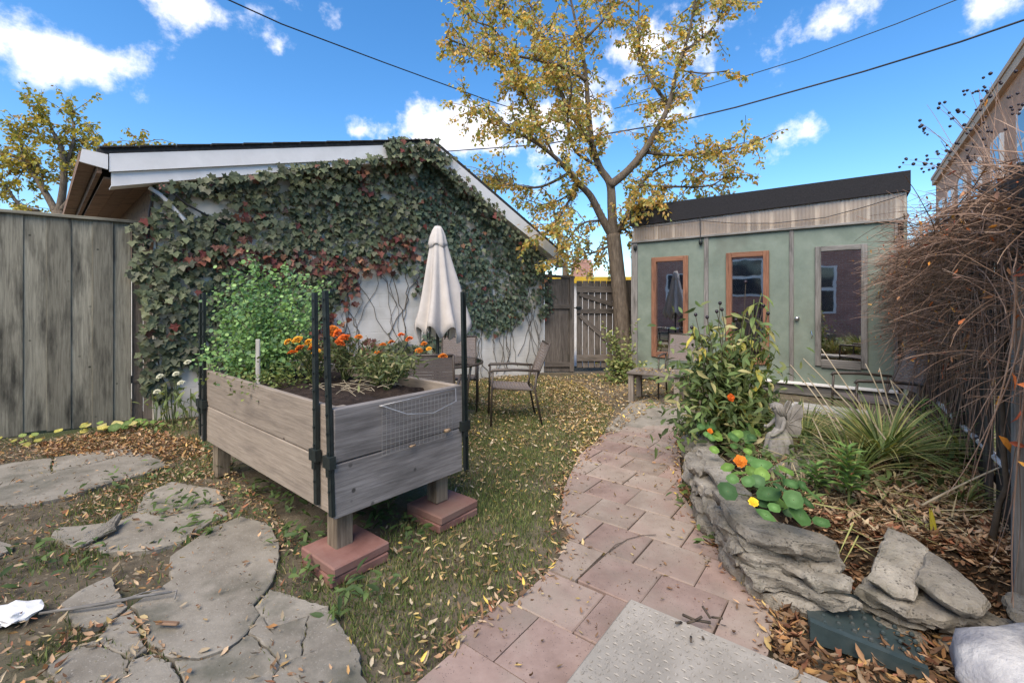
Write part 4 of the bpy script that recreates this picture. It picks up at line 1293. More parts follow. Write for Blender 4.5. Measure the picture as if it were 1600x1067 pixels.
def build_trees():
    Y = 8.85
    root = thing('yard_tree', at(975, 585, Y), 'golden leaved tree with forked trunk between gate and shed', 'tree')
    trunk = [(978, 592, .21), (974, 540, .17), (969, 470, .155), (963, 410, .145), (958, 366, .14)]
    limbs = [
        ([(958, 372), (940, 340), (923, 307), (905, 288), (890, 270), (866, 245), (835, 222), (800, 205), (760, 190)], .085, .01, -1.0),
        ([(958, 372), (956, 325), (953, 287), (937, 262), (925, 224), (919, 170), (916, 126), (908, 70), (896, 20), (880, -60)], .10, .015, .3),
        ([(953, 290), (980, 268), (1005, 238), (1025, 205), (1045, 165), (1058, 110), (1077, 51), (1092, -40)], .085, .015, -.4),
        ([(958, 372), (974, 348), (990, 313), (1000, 290), (1030, 262), (1075, 245)], .07, .012, .5),
        ([(916, 126), (880, 105), (820, 90), (750, 80), (695, 58)], .045, .008, -.8),
        ([(925, 224), (890, 175), (868, 120), (850, 60), (820, -10), (790, -70)], .05, .01, .8),
        ([(1005, 238), (1060, 243), (1110, 238), (1175, 225)], .04, .008, -.6),
        ([(1045, 165), (1005, 105), (998, 40), (1000, -50)], .04, .01, .9),
        ([(1000, 290), (1055, 292), (1110, 290), (1140, 270)], .03, .008, .2),
        ([(890, 270), (845, 292), (800, 290), (762, 275)], .035, .008, .7),
        ([(905, 288), (882, 325), (868, 350), (850, 365)], .03, .008, -.6),
        ([(935, 260), (898, 235), (887, 185), (893, 135), (880, 60)], .035, .008, -1.1),
        ([(1068, 80), (1098, 60), (1122, 30), (1140, -10)], .03, .008, .4),
        ([(800, 85), (770, 45), (735, 30), (730, 0)], .02, .006, -.2),
        ([(835, 222), (790, 195), (755, 165), (735, 175)], .022, .006, .5),
        ([(960, 380), (935, 392), (915, 395), (895, 375)], .03, .008, .6),
        ([(972, 355), (990, 372), (1000, 385)], .025, .008, 1.0),
        ([(1058, 110), (1100, 115), (1140, 110)], .02, .006, -.5),
        ([(916, 60), (950, 20), (970, -40)], .03, .008, .2),
        ([(850, 60), (800, 20), (770, -20)], .02, .006, -.3),
        ([(866, 245), (835, 180), (815, 140), (800, 120)], .025, .006, -.9),
        ([(905, 290), (880, 310), (850, 320), (820, 310)], .025, .006, .4), ([(940, 345), (910, 350), (880, 385), (870, 410)], .025, .006, -.5), ([(960, 370), (985, 330), (1010, 320), (1040, 300)], .025, .006, -.8),
    ]
    make_tree(root, Y, trunk, limbs, 660, 41, GOLD, [3, 3, 3, 2.5, 2, 1.2, 1.5], .08, (.32, .8))
    Y = 13
    r2 = thing('neighbour_tree', at(110, 475, Y), 'yellow green tree behind the left fence and garage eave', 'tree')
    trunk = [(105, 480, .22), (100, 400, .18), (92, 330, .15)]
    limbs = [([(92, 340), (70, 300), (40, 255), (10, 240), (-40, 225)], .10, .02, .5), ([(92, 335), (100, 280), (95, 230), (82, 205), (75, 185)], .10, .02, 0),
             ([(95, 330), (130, 290), (160, 250), (190, 232), (220, 222)], .08, .02, -.6), ([(95, 280), (115, 220), (112, 180)], .06, .02, .6),
             ([(40, 255), (30, 210), (35, 200)], .05, .015, -.5), ([(60, 330), (30, 320), (0, 280), (-40, 260)], .06, .02, -.4), ([(70, 300), (55, 250), (20, 290)], .03, .01, .4),
             ([(130, 290), (125, 250), (150, 215)], .05, .012, .5)]
    make_tree(r2, Y, trunk, limbs, 190, 34, [(.55, .45, .08), (.42, .40, .10), (.28, .30, .08), (.62, .46, .10), (.36, .22, .08)], [3, 3, 2, 2, 1], .11, (.5, 1.2))


build_trees()

# ------------------------------------------------------------------ raised planter
PA, PB, PC = Vector((-.928, 2.32, 0)), Vector((-2.52, 3.66, 0)), Vector((-.347, 2.98, 0))
PL = (PB - PA); PLn = PL.length; PLd = PL.normalized(); PWd = Vector((PLd.y, -PLd.x, 0))
PW = .88
ZT, ZB = .866, .296


def pp(l, w, z): return PA + PLd * l + PWd * w + Vector((0, 0, z))


def build_planter():
    root = thing('raised_planter', pp(1, .44, 0), 'weathered grey plank planter box on legs filled with soil', 'planter')
    t = .038; hw = .285
    for k in range(2):
        z = ZB + hw * (k + .5)
        for w, nm in ((t / 2, M_plantw), (PW - t / 2, M_plantw)):
            beam('plank', pp(-.0, w, z), pp(PLn, w, z), hw - .006, t, nm, root, bev=.004, warp=.0025)
        for l in (-t / 2 - .001, PLn + t / 2 + .001):
            beam('plank', pp(l, -.012, z), pp(l, PW + .004, z), hw - .005, t, M_plantg, root, bev=.004, warp=.0025)
    # cleat and legs
    for l, w, zz in ((.09, .09, .065), (.09, PW - .10, .10), (PLn - .1, .1, .0), (PLn - .1, PW - .1, 0)):
        beam('leg', pp(l, w, zz), pp(l, w, ZT - .06), .10, .10, M_leg, root, up=PLd, bev=.006)
    beam('corner_cleat', pp(.03, .07, ZB), pp(.03, .07, ZT - .01), .06, .05, M_plantw, root, up=PLd)
    beam('floor_board', pp(.02, PW / 2, ZB + .02), pp(PLn - .02, PW / 2, ZB + .02), PW - .1, .03, M_leg, root, up=PWd)
    # soil
    mb = MB(); vs = []; nx, ny = 40, 18
    for j in range(ny + 1):
        for i in range(nx + 1):
            l = .004 + (PLn - .008) * i / nx; w = t + (PW - 2 * t) * j / ny
            e = min(1, min(l, PLn - l, w, PW - w) / .15)
            z = .775 + .04 * e + .035 * noise.noise(Vector((l * 5, w * 5, 1))) + .02 * noise.noise(Vector((l * 18, w * 18, 4)))
            if w > .68 and l < .3: z -= .07
            vs.append(pp(l, w, z))
    mb.add(vs, [(j * (nx + 1) + i, j * (nx + 1) + i + 1, (j + 1) * (nx + 1) + i + 1, (j + 1) * (nx + 1) + i) for j in range(ny) for i in range(nx)])
    mb.obj('soil', M_soil, root, smooth=True)
    # black stakes clipped on at the corners
    def stake(l, w, dirn, top, bot, lean=(0, 0)):
        a, b = pp(l, w, bot), pp(l, w, top) + Vector((lean[0], lean[1], 0))
        mb = MB(); M, Ln = axes(a, b, dirn)
        mb.box(M, Ln, .006, .032)
        mb.box(M @ Matrix.Translation((0, .009, .014)), Ln, .016, .004)
        mb.box(M @ Matrix.Translation((0, .009, -.014)), Ln, .016, .004)
        for k in range(11):
            mb.box(M @ Matrix.Translation((Ln * (.46 - .085 * k), -.006, 0)), .012, .008, .012)
        s = mb.obj('stake', M_black, root)
        c = MB(); cc = a.lerp(b, (ZB + .30 - bot) / (top - bot)); M2 = M.copy(); M2.translation = cc
        c.box(M2, .06, .034, .075); c.box(M2 @ Matrix.Translation((-.05, .0, .0)), .05, .026, .03)
        c.obj('clip', M_black, s)
    e = -.022
    stake(.14, e, PLd, 1.462, .33, (-.012, 0))
    stake(-.03, e - .005, PLd, 1.468, .318, (-.035, .0))
    stake(PLn - .07, e, PLd, 1.49, .30)
    stake(PLn + .02, e, PLd, 1.48, .33)
    stake(-.055, PW + .016, PWd, 1.48, .30, (-.02, 0))
    stake(PLn - .05, PW + .012, PLd, 1.48, .3)
    # garden marker
    p = at(403, 600, 3.12)
    o = beam('garden_stake', (p.x, p.y, .78), (p.x, p.y, at(403, 530, 3.12).z), .03, .012, M_palewood, None, up=(1, 0, 0))
    o['label'] = 'pale flat wooden marker stake standing in the planter soil'; o['category'] = 'stake'
    # straw lying on the soil
    mb = MB()
    for k in range(26):
        c = pp(rng.uniform(.25, .75), rng.uniform(.25, .6), .84 + rng.uniform(0, .03)); a = rng.uniform(0, 6.3) if k > 12 else rng.gauss(.2, .5); L = rng.uniform(.08, .26)
        d = Vector((math.cos(a), math.sin(a), rng.gauss(0, .12))) * L
        mb.tube([c - d / 2, c + Vector((0, 0, .015)), c + d / 2], .0018, 4)
    mb.obj('dry_stalks', M_straw, None, kind='stuff')
    # blocks under the near legs: two red pavers each
    def block(px, py, lab, z, sc=1.0, rot=0.0):
        c = gp(px, py, z)
        M = Matrix((PWd, PLd, Vector((0, 0, 1)))).transposed().to_4x4() @ Matrix.Rotation(rot, 4, 'Z'); M.translation = c - Vector((0, 0, .026))
        me = bevel_box(.325 * sc, .325 * sc, .05, .007); me.materials.append(M_block)
        return link('paver_block', me, None, M, label=lab, category='paver', group='red pavers under the planter legs')
    la = pp(.09, .09, 0); lc = pp(.09, PW - .10, 0)
    for base, nm in ((la, 'near'), (lc, 'far')):
        for k in (0, 1):
            c = base + Vector((.02 if nm == 'far' else .02, .0, .021 + k * .051)) - PLd * .02
            M = Matrix((PWd, PLd, Vector((0, 0, 1)))).transposed().to_4x4() @ Matrix.Rotation(.03 if k else -.02, 4, 'Z'); M.translation = c
            me = bevel_box(.33, .33, .05, .007); me.materials.append(M_block)
            corner = 'front corner' if nm == 'near' else 'right hand'
            link('paver_block', me, None, M, label=('top' if k else 'bottom') + ' red paver of the pair under the planter leg ' + ('nearest the patio' if nm == 'near' else 'standing on the lawn'),
                 category='paver', group='red pavers under the planter legs')
    # wire basket on the end boards
    bt = thing('wire_basket', pp(-.05, .5, .7), 'wire mesh basket hanging on the grey end of the planter', 'basket')
    e0 = -t - .006
    mb = MB(); w0, w1, z0, z1 = .26, .78, .56, .835
    for k in range(19):
        w = w0 + (w1 - w0) * k / 18; mb.tube([pp(e0 - .008, w, z0), pp(e0 - .008, w, z1)], .0013, 4)
    for k in range(11):
        z = z0 + (z1 - z0) * k / 10; mb.tube([pp(e0 - .011, w0, z), pp(e0 - .011, w1, z)], .0013, 4)
    mb.obj('wire_mesh', M_wire, bt)
    mb = MB(); mb.tube([pp(e0 - .01, w0 - .02, z1 + .005), pp(e0 - .02, w0 + .0, z1 + .0), pp(e0 - .10, w0 + .10, z1 - .05), pp(e0 - .13, (w0 + w1) / 2, z1 - .07), pp(e0 - .10, w1 - .05, z1 - .04), pp(e0 - .02, w1 + .02, z1 + .02)], .0035, 6)
    mb.tube([pp(e0 - .01, w0 - .02, z1 + .003), pp(e0 - .01, w1 + .03, z1 + .018)], .003, 6)
    mb.obj('rim', M_wire, bt, smooth=True)
    for a, b, r in ((.46, .50, .009), (.73, .60, .016)):
        m = MB(); c = pp(e0 - .02, a + .0, .568 if r < .01 else .60); m.tube([c - PWd * .02, c + PWd * .02], r * .7, 8); m.obj('cork', M_cork, bt, smooth=True)


build_planter()


# ------------------------------------------------------------------ plants
def stemmy(root, base, tips, r=.006, mat=None, bend=.12, name='stem', n=7):
    out = []
    for tp in tips:
        tp = Vector(tp); m = base.lerp(tp, .5) + Vector((rng.gauss(0, bend), rng.gauss(0, bend), bend * .6)); P = []
        for k in range(n + 1):
            t = k / n; P.append(base * (1 - t) ** 2 + m * 2 * t * (1 - t) + tp * t * t)
        mb = MB(); mb.tube(P, list(np.linspace(r, r * .5, n + 1)), 5); mb.obj(name, mat or M_stem, root, smooth=True)
        out.append(P)
    return out


def pea_plant():
    base = pp(1.62, .34, .79)
    root = thing('pea_plant', base, 'bushy bright green pea plant at the far end of the planter', 'plant')
    tips = []
    for px, py in [(395, 402), (360, 425), (412, 425), (445, 415), (470, 425), (500, 440), (335, 455), (380, 445), (430, 450), (490, 465), (350, 490), (455, 470), (405, 480), (340, 520), (480, 500), (420, 520), (370, 530), (395, 455), (445, 500), (330, 550), (360, 560)]:
        tips.append(at(px, py, 3.55 + rng.uniform(-.3, .35)))
    bases = [base + PLd * rng.gauss(0, .15) + PWd * rng.gauss(0, .12) for _ in tips]
    LP = []; mb = MB()
    for b, tp in zip(bases, tips):
        m = b.lerp(tp, .5) + Vector((rng.gauss(0, .05), rng.gauss(0, .05), .05)); P = [b * (1 - t) ** 2 + m * 2 * t * (1 - t) + tp * t * t for t in np.linspace(0, 1, 10)]
        mb.tube(P, list(np.linspace(.005, .0025, 10)), 4)
        L = (tp - b).length
        for _ in range(int(380 * L)):
            t = rng.uniform(.12, 1.0); k = min(int(t * 9), 8); q = P[k].lerp(P[k + 1], t * 9 - k)
            sp = .03 + .062 * math.sin(math.pi * min(1, t * .95))
            LP.append(q + Vector((rng.gauss(0, sp), rng.gauss(0, sp), rng.gauss(-.01, sp * .7))))
    mb.obj('stems', M_stem, root, kind='stuff')
    N = len(LP); zz = np.array([p.z for p in LP])
    col = palette(N, [(.17, .31, .10), (.24, .40, .14), (.13, .25, .11), (.32, .48, .18), (.11, .20, .10)], [3, 3, 2, 1.4, 2])
    leaves('foliage', 'disc', [tuple(p) for p in LP], nr.normal(0, .6, (N, 3)) + np.array([0, -.35, .8]), nr.normal(0, 1, (N, 3)), nr.uniform(.014, .036, N), col, M_leaf, root, kind='stuff')


pea_plant()


def head(parent, p, r, mat, kind='pompom', d=(0, -.3, 1)):
    """A ruffled double flower: rings of petals round a domed heart."""
    vs = []; fs = []
    nrm_ = Vector(d).normalized(); x = nrm_.orthogonal().normalized(); y = nrm_.cross(x)
    for ring, (rr, up, n) in enumerate(((1.0, .02, 11), (.78, .22, 10), (.52, .38, 8), (.28, .5, 6))):
        for k in range(n):
            a = 2 * math.pi * (k + .5 * (ring % 2)) / n + rng.gauss(0, .08)
            o = (x * math.cos(a) + y * math.sin(a)); s = (-x * math.sin(a) + y * math.cos(a))
            w = r * .36; ro = r * rr * rng.uniform(.88, 1.1); ri = r * rr * .2
            b = len(vs); uu = nrm_ * r
            vs += [Vector(p) + o * ri + uu * (up - .1), Vector(p) + o * ro * .75 + s * w + uu * (up + .12), Vector(p) + o * ro + uu * (up + rng.uniform(-.1, .1)), Vector(p) + o * ro * .75 - s * w + uu * (up + .12)]
            fs += [(b, b + 1, b + 2), (b, b + 2, b + 3)]
    mb = MB(); mb.add(vs, fs)
    return mb.obj('flower', mat, parent)


def marigolds():
    def bush(base, w, h, nl, label, flowers, yr):
        root = thing('marigold_plant', base, label, 'flower plant', 'marigolds growing in the planter')
        LP = []; mb = MB()
        for k in range(34):
            tp = base + Vector((rng.gauss(0, w), rng.gauss(0, w * .7), h * rng.uniform(.45, 1.05)))
            P = [base.lerp(tp, t) + Vector((0, 0, .06 * math.sin(t * 3))) + (Vector((rng.gauss(0, .008), rng.gauss(0, .008), 0))) for t in np.linspace(0, 1, 7)]
            mb.tube(P, .0028, 3)
            for _ in range(nl // 34):
                t = rng.uniform(.3, 1) * 6; i = min(int(t), 5); LP.append(P[i].lerp(P[i + 1], t - i) + Vector((rng.gauss(0, .035), rng.gauss(0, .035), rng.gauss(0, .03))))
        mb.obj('stems', M_stem, root, kind='stuff')
        N = len(LP)
        leaves('foliage', 'lance', [tuple(p) for p in LP], nr.normal(0, 1, (N, 3)) + np.array([0, 0, .5]), nr.normal(0, 1, (N, 3)) + np.array([0, 0, .3]), nr.uniform(.028, .06, N),
               palette(N, [(.10, .13, .05), (.16, .18, .07), (.22, .22, .10), (.07, .10, .045), (.30, .27, .15)], [3, 3, 2, 2, 1]), M_leaf, root, kind='stuff')
        for px, py, rp, m, Y in flowers:
            p = at(px, py, Y)
            q = base + Vector((rng.gauss(0, w * .5), rng.gauss(0, w * .4), h * .3))
            s = MB(); s.tube([q, q.lerp(p, .6) + Vector((0, 0, .02)), p], .0028, 4); s.obj('stem', M_stem, root)
            head(root, p, rp / F * Y, m, d=(rng.gauss(0, .3), -.45 + rng.gauss(0, .2), 1))
    def c(x, y): return (280 + x / 3.333, 380 + y / 3.333)
    A, O, Rd, Yl = M_amber, M_orange, M_red, M_yellow
    bush(pp(1.05, .42, .80), .11, .30, 330, 'amber marigold clump left of the two near black stakes', [(*c(565, 515), 7, A, 3.0), (*c(615, 505), 9, A, 3.05), (*c(628, 550), 9, O, 2.95), (*c(588, 572), 8, O, 2.9), (*c(700, 530), 8, A, 3.1), (*c(715, 566), 8, A, 3.0), (*c(672, 515), 7, A, 3.1), (*c(690, 550), 7, O, 3.0)], 3)
    bush(pp(.98, .62, .80), .12, .34, 360, 'red orange marigold clump just right of the near black stakes', [(*c(800, 447), 9, O, 3.3), (*c(826, 468), 9, Rd, 3.25), (*c(856, 494), 9, Rd, 3.2), (*c(835, 521), 9, Rd, 3.15), (*c(790, 470), 7, O, 3.3), (*c(935, 490), 7, O, 3.4), (*c(870, 490), 6, Rd, 3.2)], 3)
    bush(pp(.62, .66, .80), .15, .27, 620, 'straggly marigold with scattered orange heads in the planter corner', [(*c(1105, 517), 6, O, 3.3), (*c(1155, 478), 6, Rd, 3.35), (*c(1198, 500), 7, Rd, 3.3), (*c(1062, 530), 6, O, 3.3), (*c(1030, 570), 5, O, 3.2)], 3)
    bush(pp(.42, .62, .80), .13, .24, 520, 'marigold at the right end of the planter leaning over its rim', [(*c(1275, 525), 6, O, 3.15), (*c(1250, 560), 7, O, 3.1), (*c(1375, 590), 8, O, 3.0), (*c(1300, 550), 5, A, 3.1)], 3)
    b = pp(1.15, .2, .79)
    root = thing('herb_plant', b, 'low pale green herb beside the marker stake in the planter', 'plant')
    N = 420; P = np.array([tuple(b)]) + nr.normal(0, 1, (N, 3)) * np.array([.16, .13, .05]) + np.array([0, 0, .07])
    leaves('foliage', 'diamond', P, nr.normal(0, .6, (N, 3)) + np.array([0, 0, 1]), nr.normal(0, 1, (N, 3)), nr.uniform(.02, .045, N), palette(N, [(.16, .2, .06), (.1, .15, .05), (.24, .27, .09)]), M_leaf, root, kind='stuff')


marigolds()


# ------------------------------------------------------------------ patio furniture
def make_chair(loc, rz, label):
    root = thing('patio_chair', loc, label, 'chair', 'sling patio chairs', rz)
    # local: faces +Y, x across
    w = .27; r = .0125
    for s in (-1, 1):
        mb = MB(); mb.tube([(s * w, .27, 0), (s * w, .26, .42), (s * w, .25, .62)], r, 8); mb.obj('leg', M_bronze, root, True, True)
        mb = MB(); mb.tube([(s * w, -.32, 0), (s * w, -.24, .40), (s * w, -.26, .62)], r, 8); mb.obj('leg', M_bronze, root, True, True)
        mb = MB(); mb.tube([(s * w, .27, .615), (s * w, .25, .64), (s * w, .0, .645), (s * w, -.29, .625)], [.014, .017, .017, .014], 8); mb.obj('arm', M_bronze, root, True, True)
    mb = MB()
    for s in (-1, 1):
        mb.tube([(s * (w - .03), .26, .43), (s * (w - .03), -.22, .40), (s * (w - .03), -.27, .55), (s * (w - .03), -.42, .93)], .0115, 8)
    mb.tube([(-w, .25, .42), (w, .25, .42)], r, 8); mb.tube([(-w, -.25, .395), (w, -.25, .395)], r, 8); mb.tube([(-w + .03, -.42, .93), (w - .03, -.42, .93)], .0115, 8)
    mb.obj('frame', M_bronze, root, True, True)
    # woven slings: bands across, each with a gap
    def bands(name, p0, p1, n):
        m = MB(); p0, p1 = Vector(p0), Vector(p1); d = (p1 - p0) / n
        for k in range(n):
            a = p0 + d * (k + .06); b = p0 + d * (k + .94); sag = Vector((0, 0, -.012)) if name == 'seat' else Vector((0, -.012, 0))
            x = w - .035
            up = d.cross(Vector((1, 0, 0))).normalized() * .004
            for (u0, u1, q0, q1) in ((-x, 0, 0, 1), (0, x, 1, 0)):
                vs = [a + Vector((u0, 0, 0)) + sag * q0, a + Vector((u1, 0, 0)) + sag * q1, b + Vector((u1, 0, 0)) + sag * q1, b + Vector((u0, 0, 0)) + sag * q0]
                m.add(vs + [v + up for v in vs], [(3, 2, 1, 0), (4, 5, 6, 7), (0, 1, 5, 4), (1, 2, 6, 5), (2, 3, 7, 6), (3, 0, 4, 7)])
        m.obj(name, M_sling, root, False, True)
    bands('seat', (0, .25, .435), (0, -.21, .405), 13)
    bands('backrest', (0, -.275, .53), (0, -.415, .92), 13)
    return root


def face(d):                                  # rotation that points local +Y along d
    return math.atan2(-d[0], d[1])


def build_furniture():
    c0 = make_chair((0.0, 5.42, 0), face((-.99, -.10)), 'bronze sling chair standing on the lawn right of the umbrella table')
    for loc, d, lab in [((-.74, 6.05, 0), (.05, -1), 'bronze sling chair behind the glass table by the ivy wall'),
                        ((-.80, 4.52, 0), (-.05, 1), 'bronze sling chair half hidden behind the planter marigolds'),
                        ((2.50, 6.62, 0), (-.50, -.86), 'sling chair beside the low wooden table at the shed window'),
                        ((3.72, 4.62, 0), (-.93, .25), 'sling chair by the vine with its arms above the plank bench')]:
        c = copy_tree(c0); c['label'] = lab
        c.matrix_basis = Matrix.Translation(loc) @ Matrix.Rotation(face(d), 4, 'Z')
    T = Vector((-.875, 5.28, 0))
    t = thing('patio_table', T, 'round glass patio table with bronze legs around the umbrella', 'table')
    mb = MB(); mb.lathe(T, [(.03, .715), (.51, .715), (.515, .719), (.515, .722), (.51, .726), (.03, .726)], 36); mb.obj('table_top', M_tabletop, t)
    mb = MB(); mb.tube([T + Vector((.525 * math.cos(a), .525 * math.sin(a), .715)) for a in np.linspace(0, 2 * math.pi, 37)], .014, 8); mb.obj('rim', M_bronze, t, True)
    for k in range(4):
        a = math.pi / 4 + k * math.pi / 2 + .2; d = Vector((math.cos(a), math.sin(a), 0))
        mb = MB(); mb.tube([T + d * .50 + Vector((0, 0, .71)), T + d * .46 + Vector((0, 0, .5)), T + d * .42 + Vector((0, 0, .12)), T + d * .47 + Vector((0, 0, .0))], .014, 8); mb.obj('leg', M_bronze, t, True)
    u = thing('patio_umbrella', T, 'closed pale grey patio umbrella standing through the glass table', 'umbrella')
    mb = MB(); mb.tube([T + Vector((0, 0, .06)), T + Vector((0, 0, 2.30))], .02, 10); mb.obj('pole', M_black, u, True)
    mb = MB(); mb.lathe(T, [(.25, .0), (.25, .03), (.2, .06), (.06, .09), (.035, .25), (.0251, .26)], 24); mb.obj('base', M_black, u, True)
    mb = MB(); mb.lathe(T + Vector((0, 0, 2.29)), [(.014, 0), (.022, .01), (.022, .025), (.012, .045), (.003, .05)], 12); mb.obj('finial', M_black, u, True)
    def wob(i, a, r, z):
        f = min(1, i / 5)
        p = math.cos(8 * a + .6); q = math.cos(8 * a + .6)
        lean = 1 + .16 * math.cos(a - .2) * f
        rr = r * (1 + (.20 * p + .07 * math.sin(5 * a + i * .4) + .05 * math.sin(3 * a + 1)) * f) * lean
        zz = z + (0.075 * q + .04 * math.sin(3 * a + .4) + .03 * math.sin(5 * a)) * max(0, (i - 6) / 3) * (1 if i > 6 else 0)
        return rr, zz
    prof = [(.03, 2.30), (.07, 2.22), (.092, 2.10), (.118, 1.96), (.145, 1.80), (.175, 1.62), (.21, 1.44), (.245, 1.28), (.272, 1.16), (.285, 1.07)]
    mb = MB(); mb.lathe(T, prof, 80, wob); mb.f = mb.f[:-2]
    cn = mb.obj('canopy', M_canopy, u, True)
    s = cn.modifiers.new('thickness', 'SOLIDIFY'); s.thickness = .004
    mb = MB(); mb.lathe(T, [(.033, 2.312), (.06, 2.27), (.085, 2.20), (.10, 2.12), (.108, 2.075)], 48, lambda i, a, r, z: (r * (1 + .10 * math.cos(8 * a + .6) * min(1, i / 3)), z + (.022 * math.cos(4 * a) if i == 4 else 0))); mb.f = mb.f[:-2]
    cn = mb.obj('vent_cap', M_canopy, u, True); s = cn.modifiers.new('thickness', 'SOLIDIFY'); s.thickness = .004
    for k in range(8):
        a = k * math.pi / 4 + .1; d = Vector((math.cos(a), math.sin(a), 0))
        mb = MB(); mb.tube([T + d * .03 + Vector((0, 0, 2.2)), T + d * .13 + Vector((0, 0, 1.10)), T + d * .12 + Vector((0, 0, .99))], .006, 5); mb.obj('rib', M_black, u)
    # low table
    C = Vector((2.08, 6.42, 0)); lt = thing('low_table', C, 'low weathered wooden table with leaves on it near the shed', 'table', rz=face((-.5, -.86)))
    for k in range(5):
        y = -.24 + k * .12
        beam('plank', (-.36, y, .425), (.36, y, .425), .025, .112, M_lowtable, lt, local=True, up=(0, 0, 1))
    for sx in (-1, 1):
        for sy in (-1, 1):
            beam('leg', (sx * .31, sy * .22, 0), (sx * .31, sy * .22, .41), .075, .075, M_lowtable, lt, local=True, up=(1, 0, 0))
        beam('rail', (sx * .31, -.2, .36), (sx * .31, .2, .36), .08, .03, M_lowtable, lt, local=True)
    # plank bench behind the statue
    a, b = at(1236, 630, 4.55), at(1362, 652, 4.15)
    a.z = b.z = .36
    pb = thing('plank_bench', (a + b) / 2 - Vector((0, 0, .36)), 'low whitewashed plank bench behind the stone fairy', 'bench')
    n = (b - a).normalized().cross(Vector((0, 0, 1)))
    for k in (-1, 1):
        beam('plank', a + n * .085 * k, b + n * .085 * k, .045, .16, M_palewood, pb)
    for t_ in (.12, .88):
        p = a.lerp(b, t_) - Vector((0, 0, .025)); beam('support', p - Vector((0, 0, .335)), p, .28, .06, M_post, pb, up=n)


build_furniture()

# ------------------------------------------------------------------ raised bed at the right
BEDZ = .30
BED_EDGE = [gp(*p) for p in [(1072, 672), (1085, 700), (1105, 740), (1140, 790), (1172, 850), (1215, 895), (1330, 930), (1450, 965), (1560, 990), (1700, 1010)]]
FR = Wall((5.43 - .61 * 8.2 + .05, 6.15 - .79 * 8.2), (5.46, 6.12)); FR.n = -FR.n      # right hand fence line


def fence_x(y): return FR.p.x + FR.d.x / FR.d.y * (y - FR.p.y)


BED_BACK = [gp(1200, 668), gp(1130, 655)]
BEDP = [tuple(p) for p in BED_EDGE] + [(fence_x(1.7), 1.7, 0), (fence_x(4.3) + .0, 4.3, 0), (3.0, 4.1, 0), (2.2, 4.6, 0), (1.85, 4.85, 0)]


def bed_z(x, y):
    if not inpoly([x], [y], BEDP)[0]: return 0.0
    d = dist_edge(x, y, [tuple(p) for p in BED_EDGE]); back = dist_edge(x, y, BEDP[len(BED_EDGE) + 1:] + [BEDP[0]])
    s = min(1, max(0, (d - .03) / .11)); s = s * s * (3 - 2 * s)
    b = min(1, back / .5)
    right = min(1, max(0, (x - 1.7) / .8))
    near = min(1, max(0, (2.6 - y) / .6))
    h = .29 - .07 * near + .05 * right
    return h * s * (.25 + .75 * b) + .03 * noise.noise(Vector((x * 3, y * 3, 0))) * s


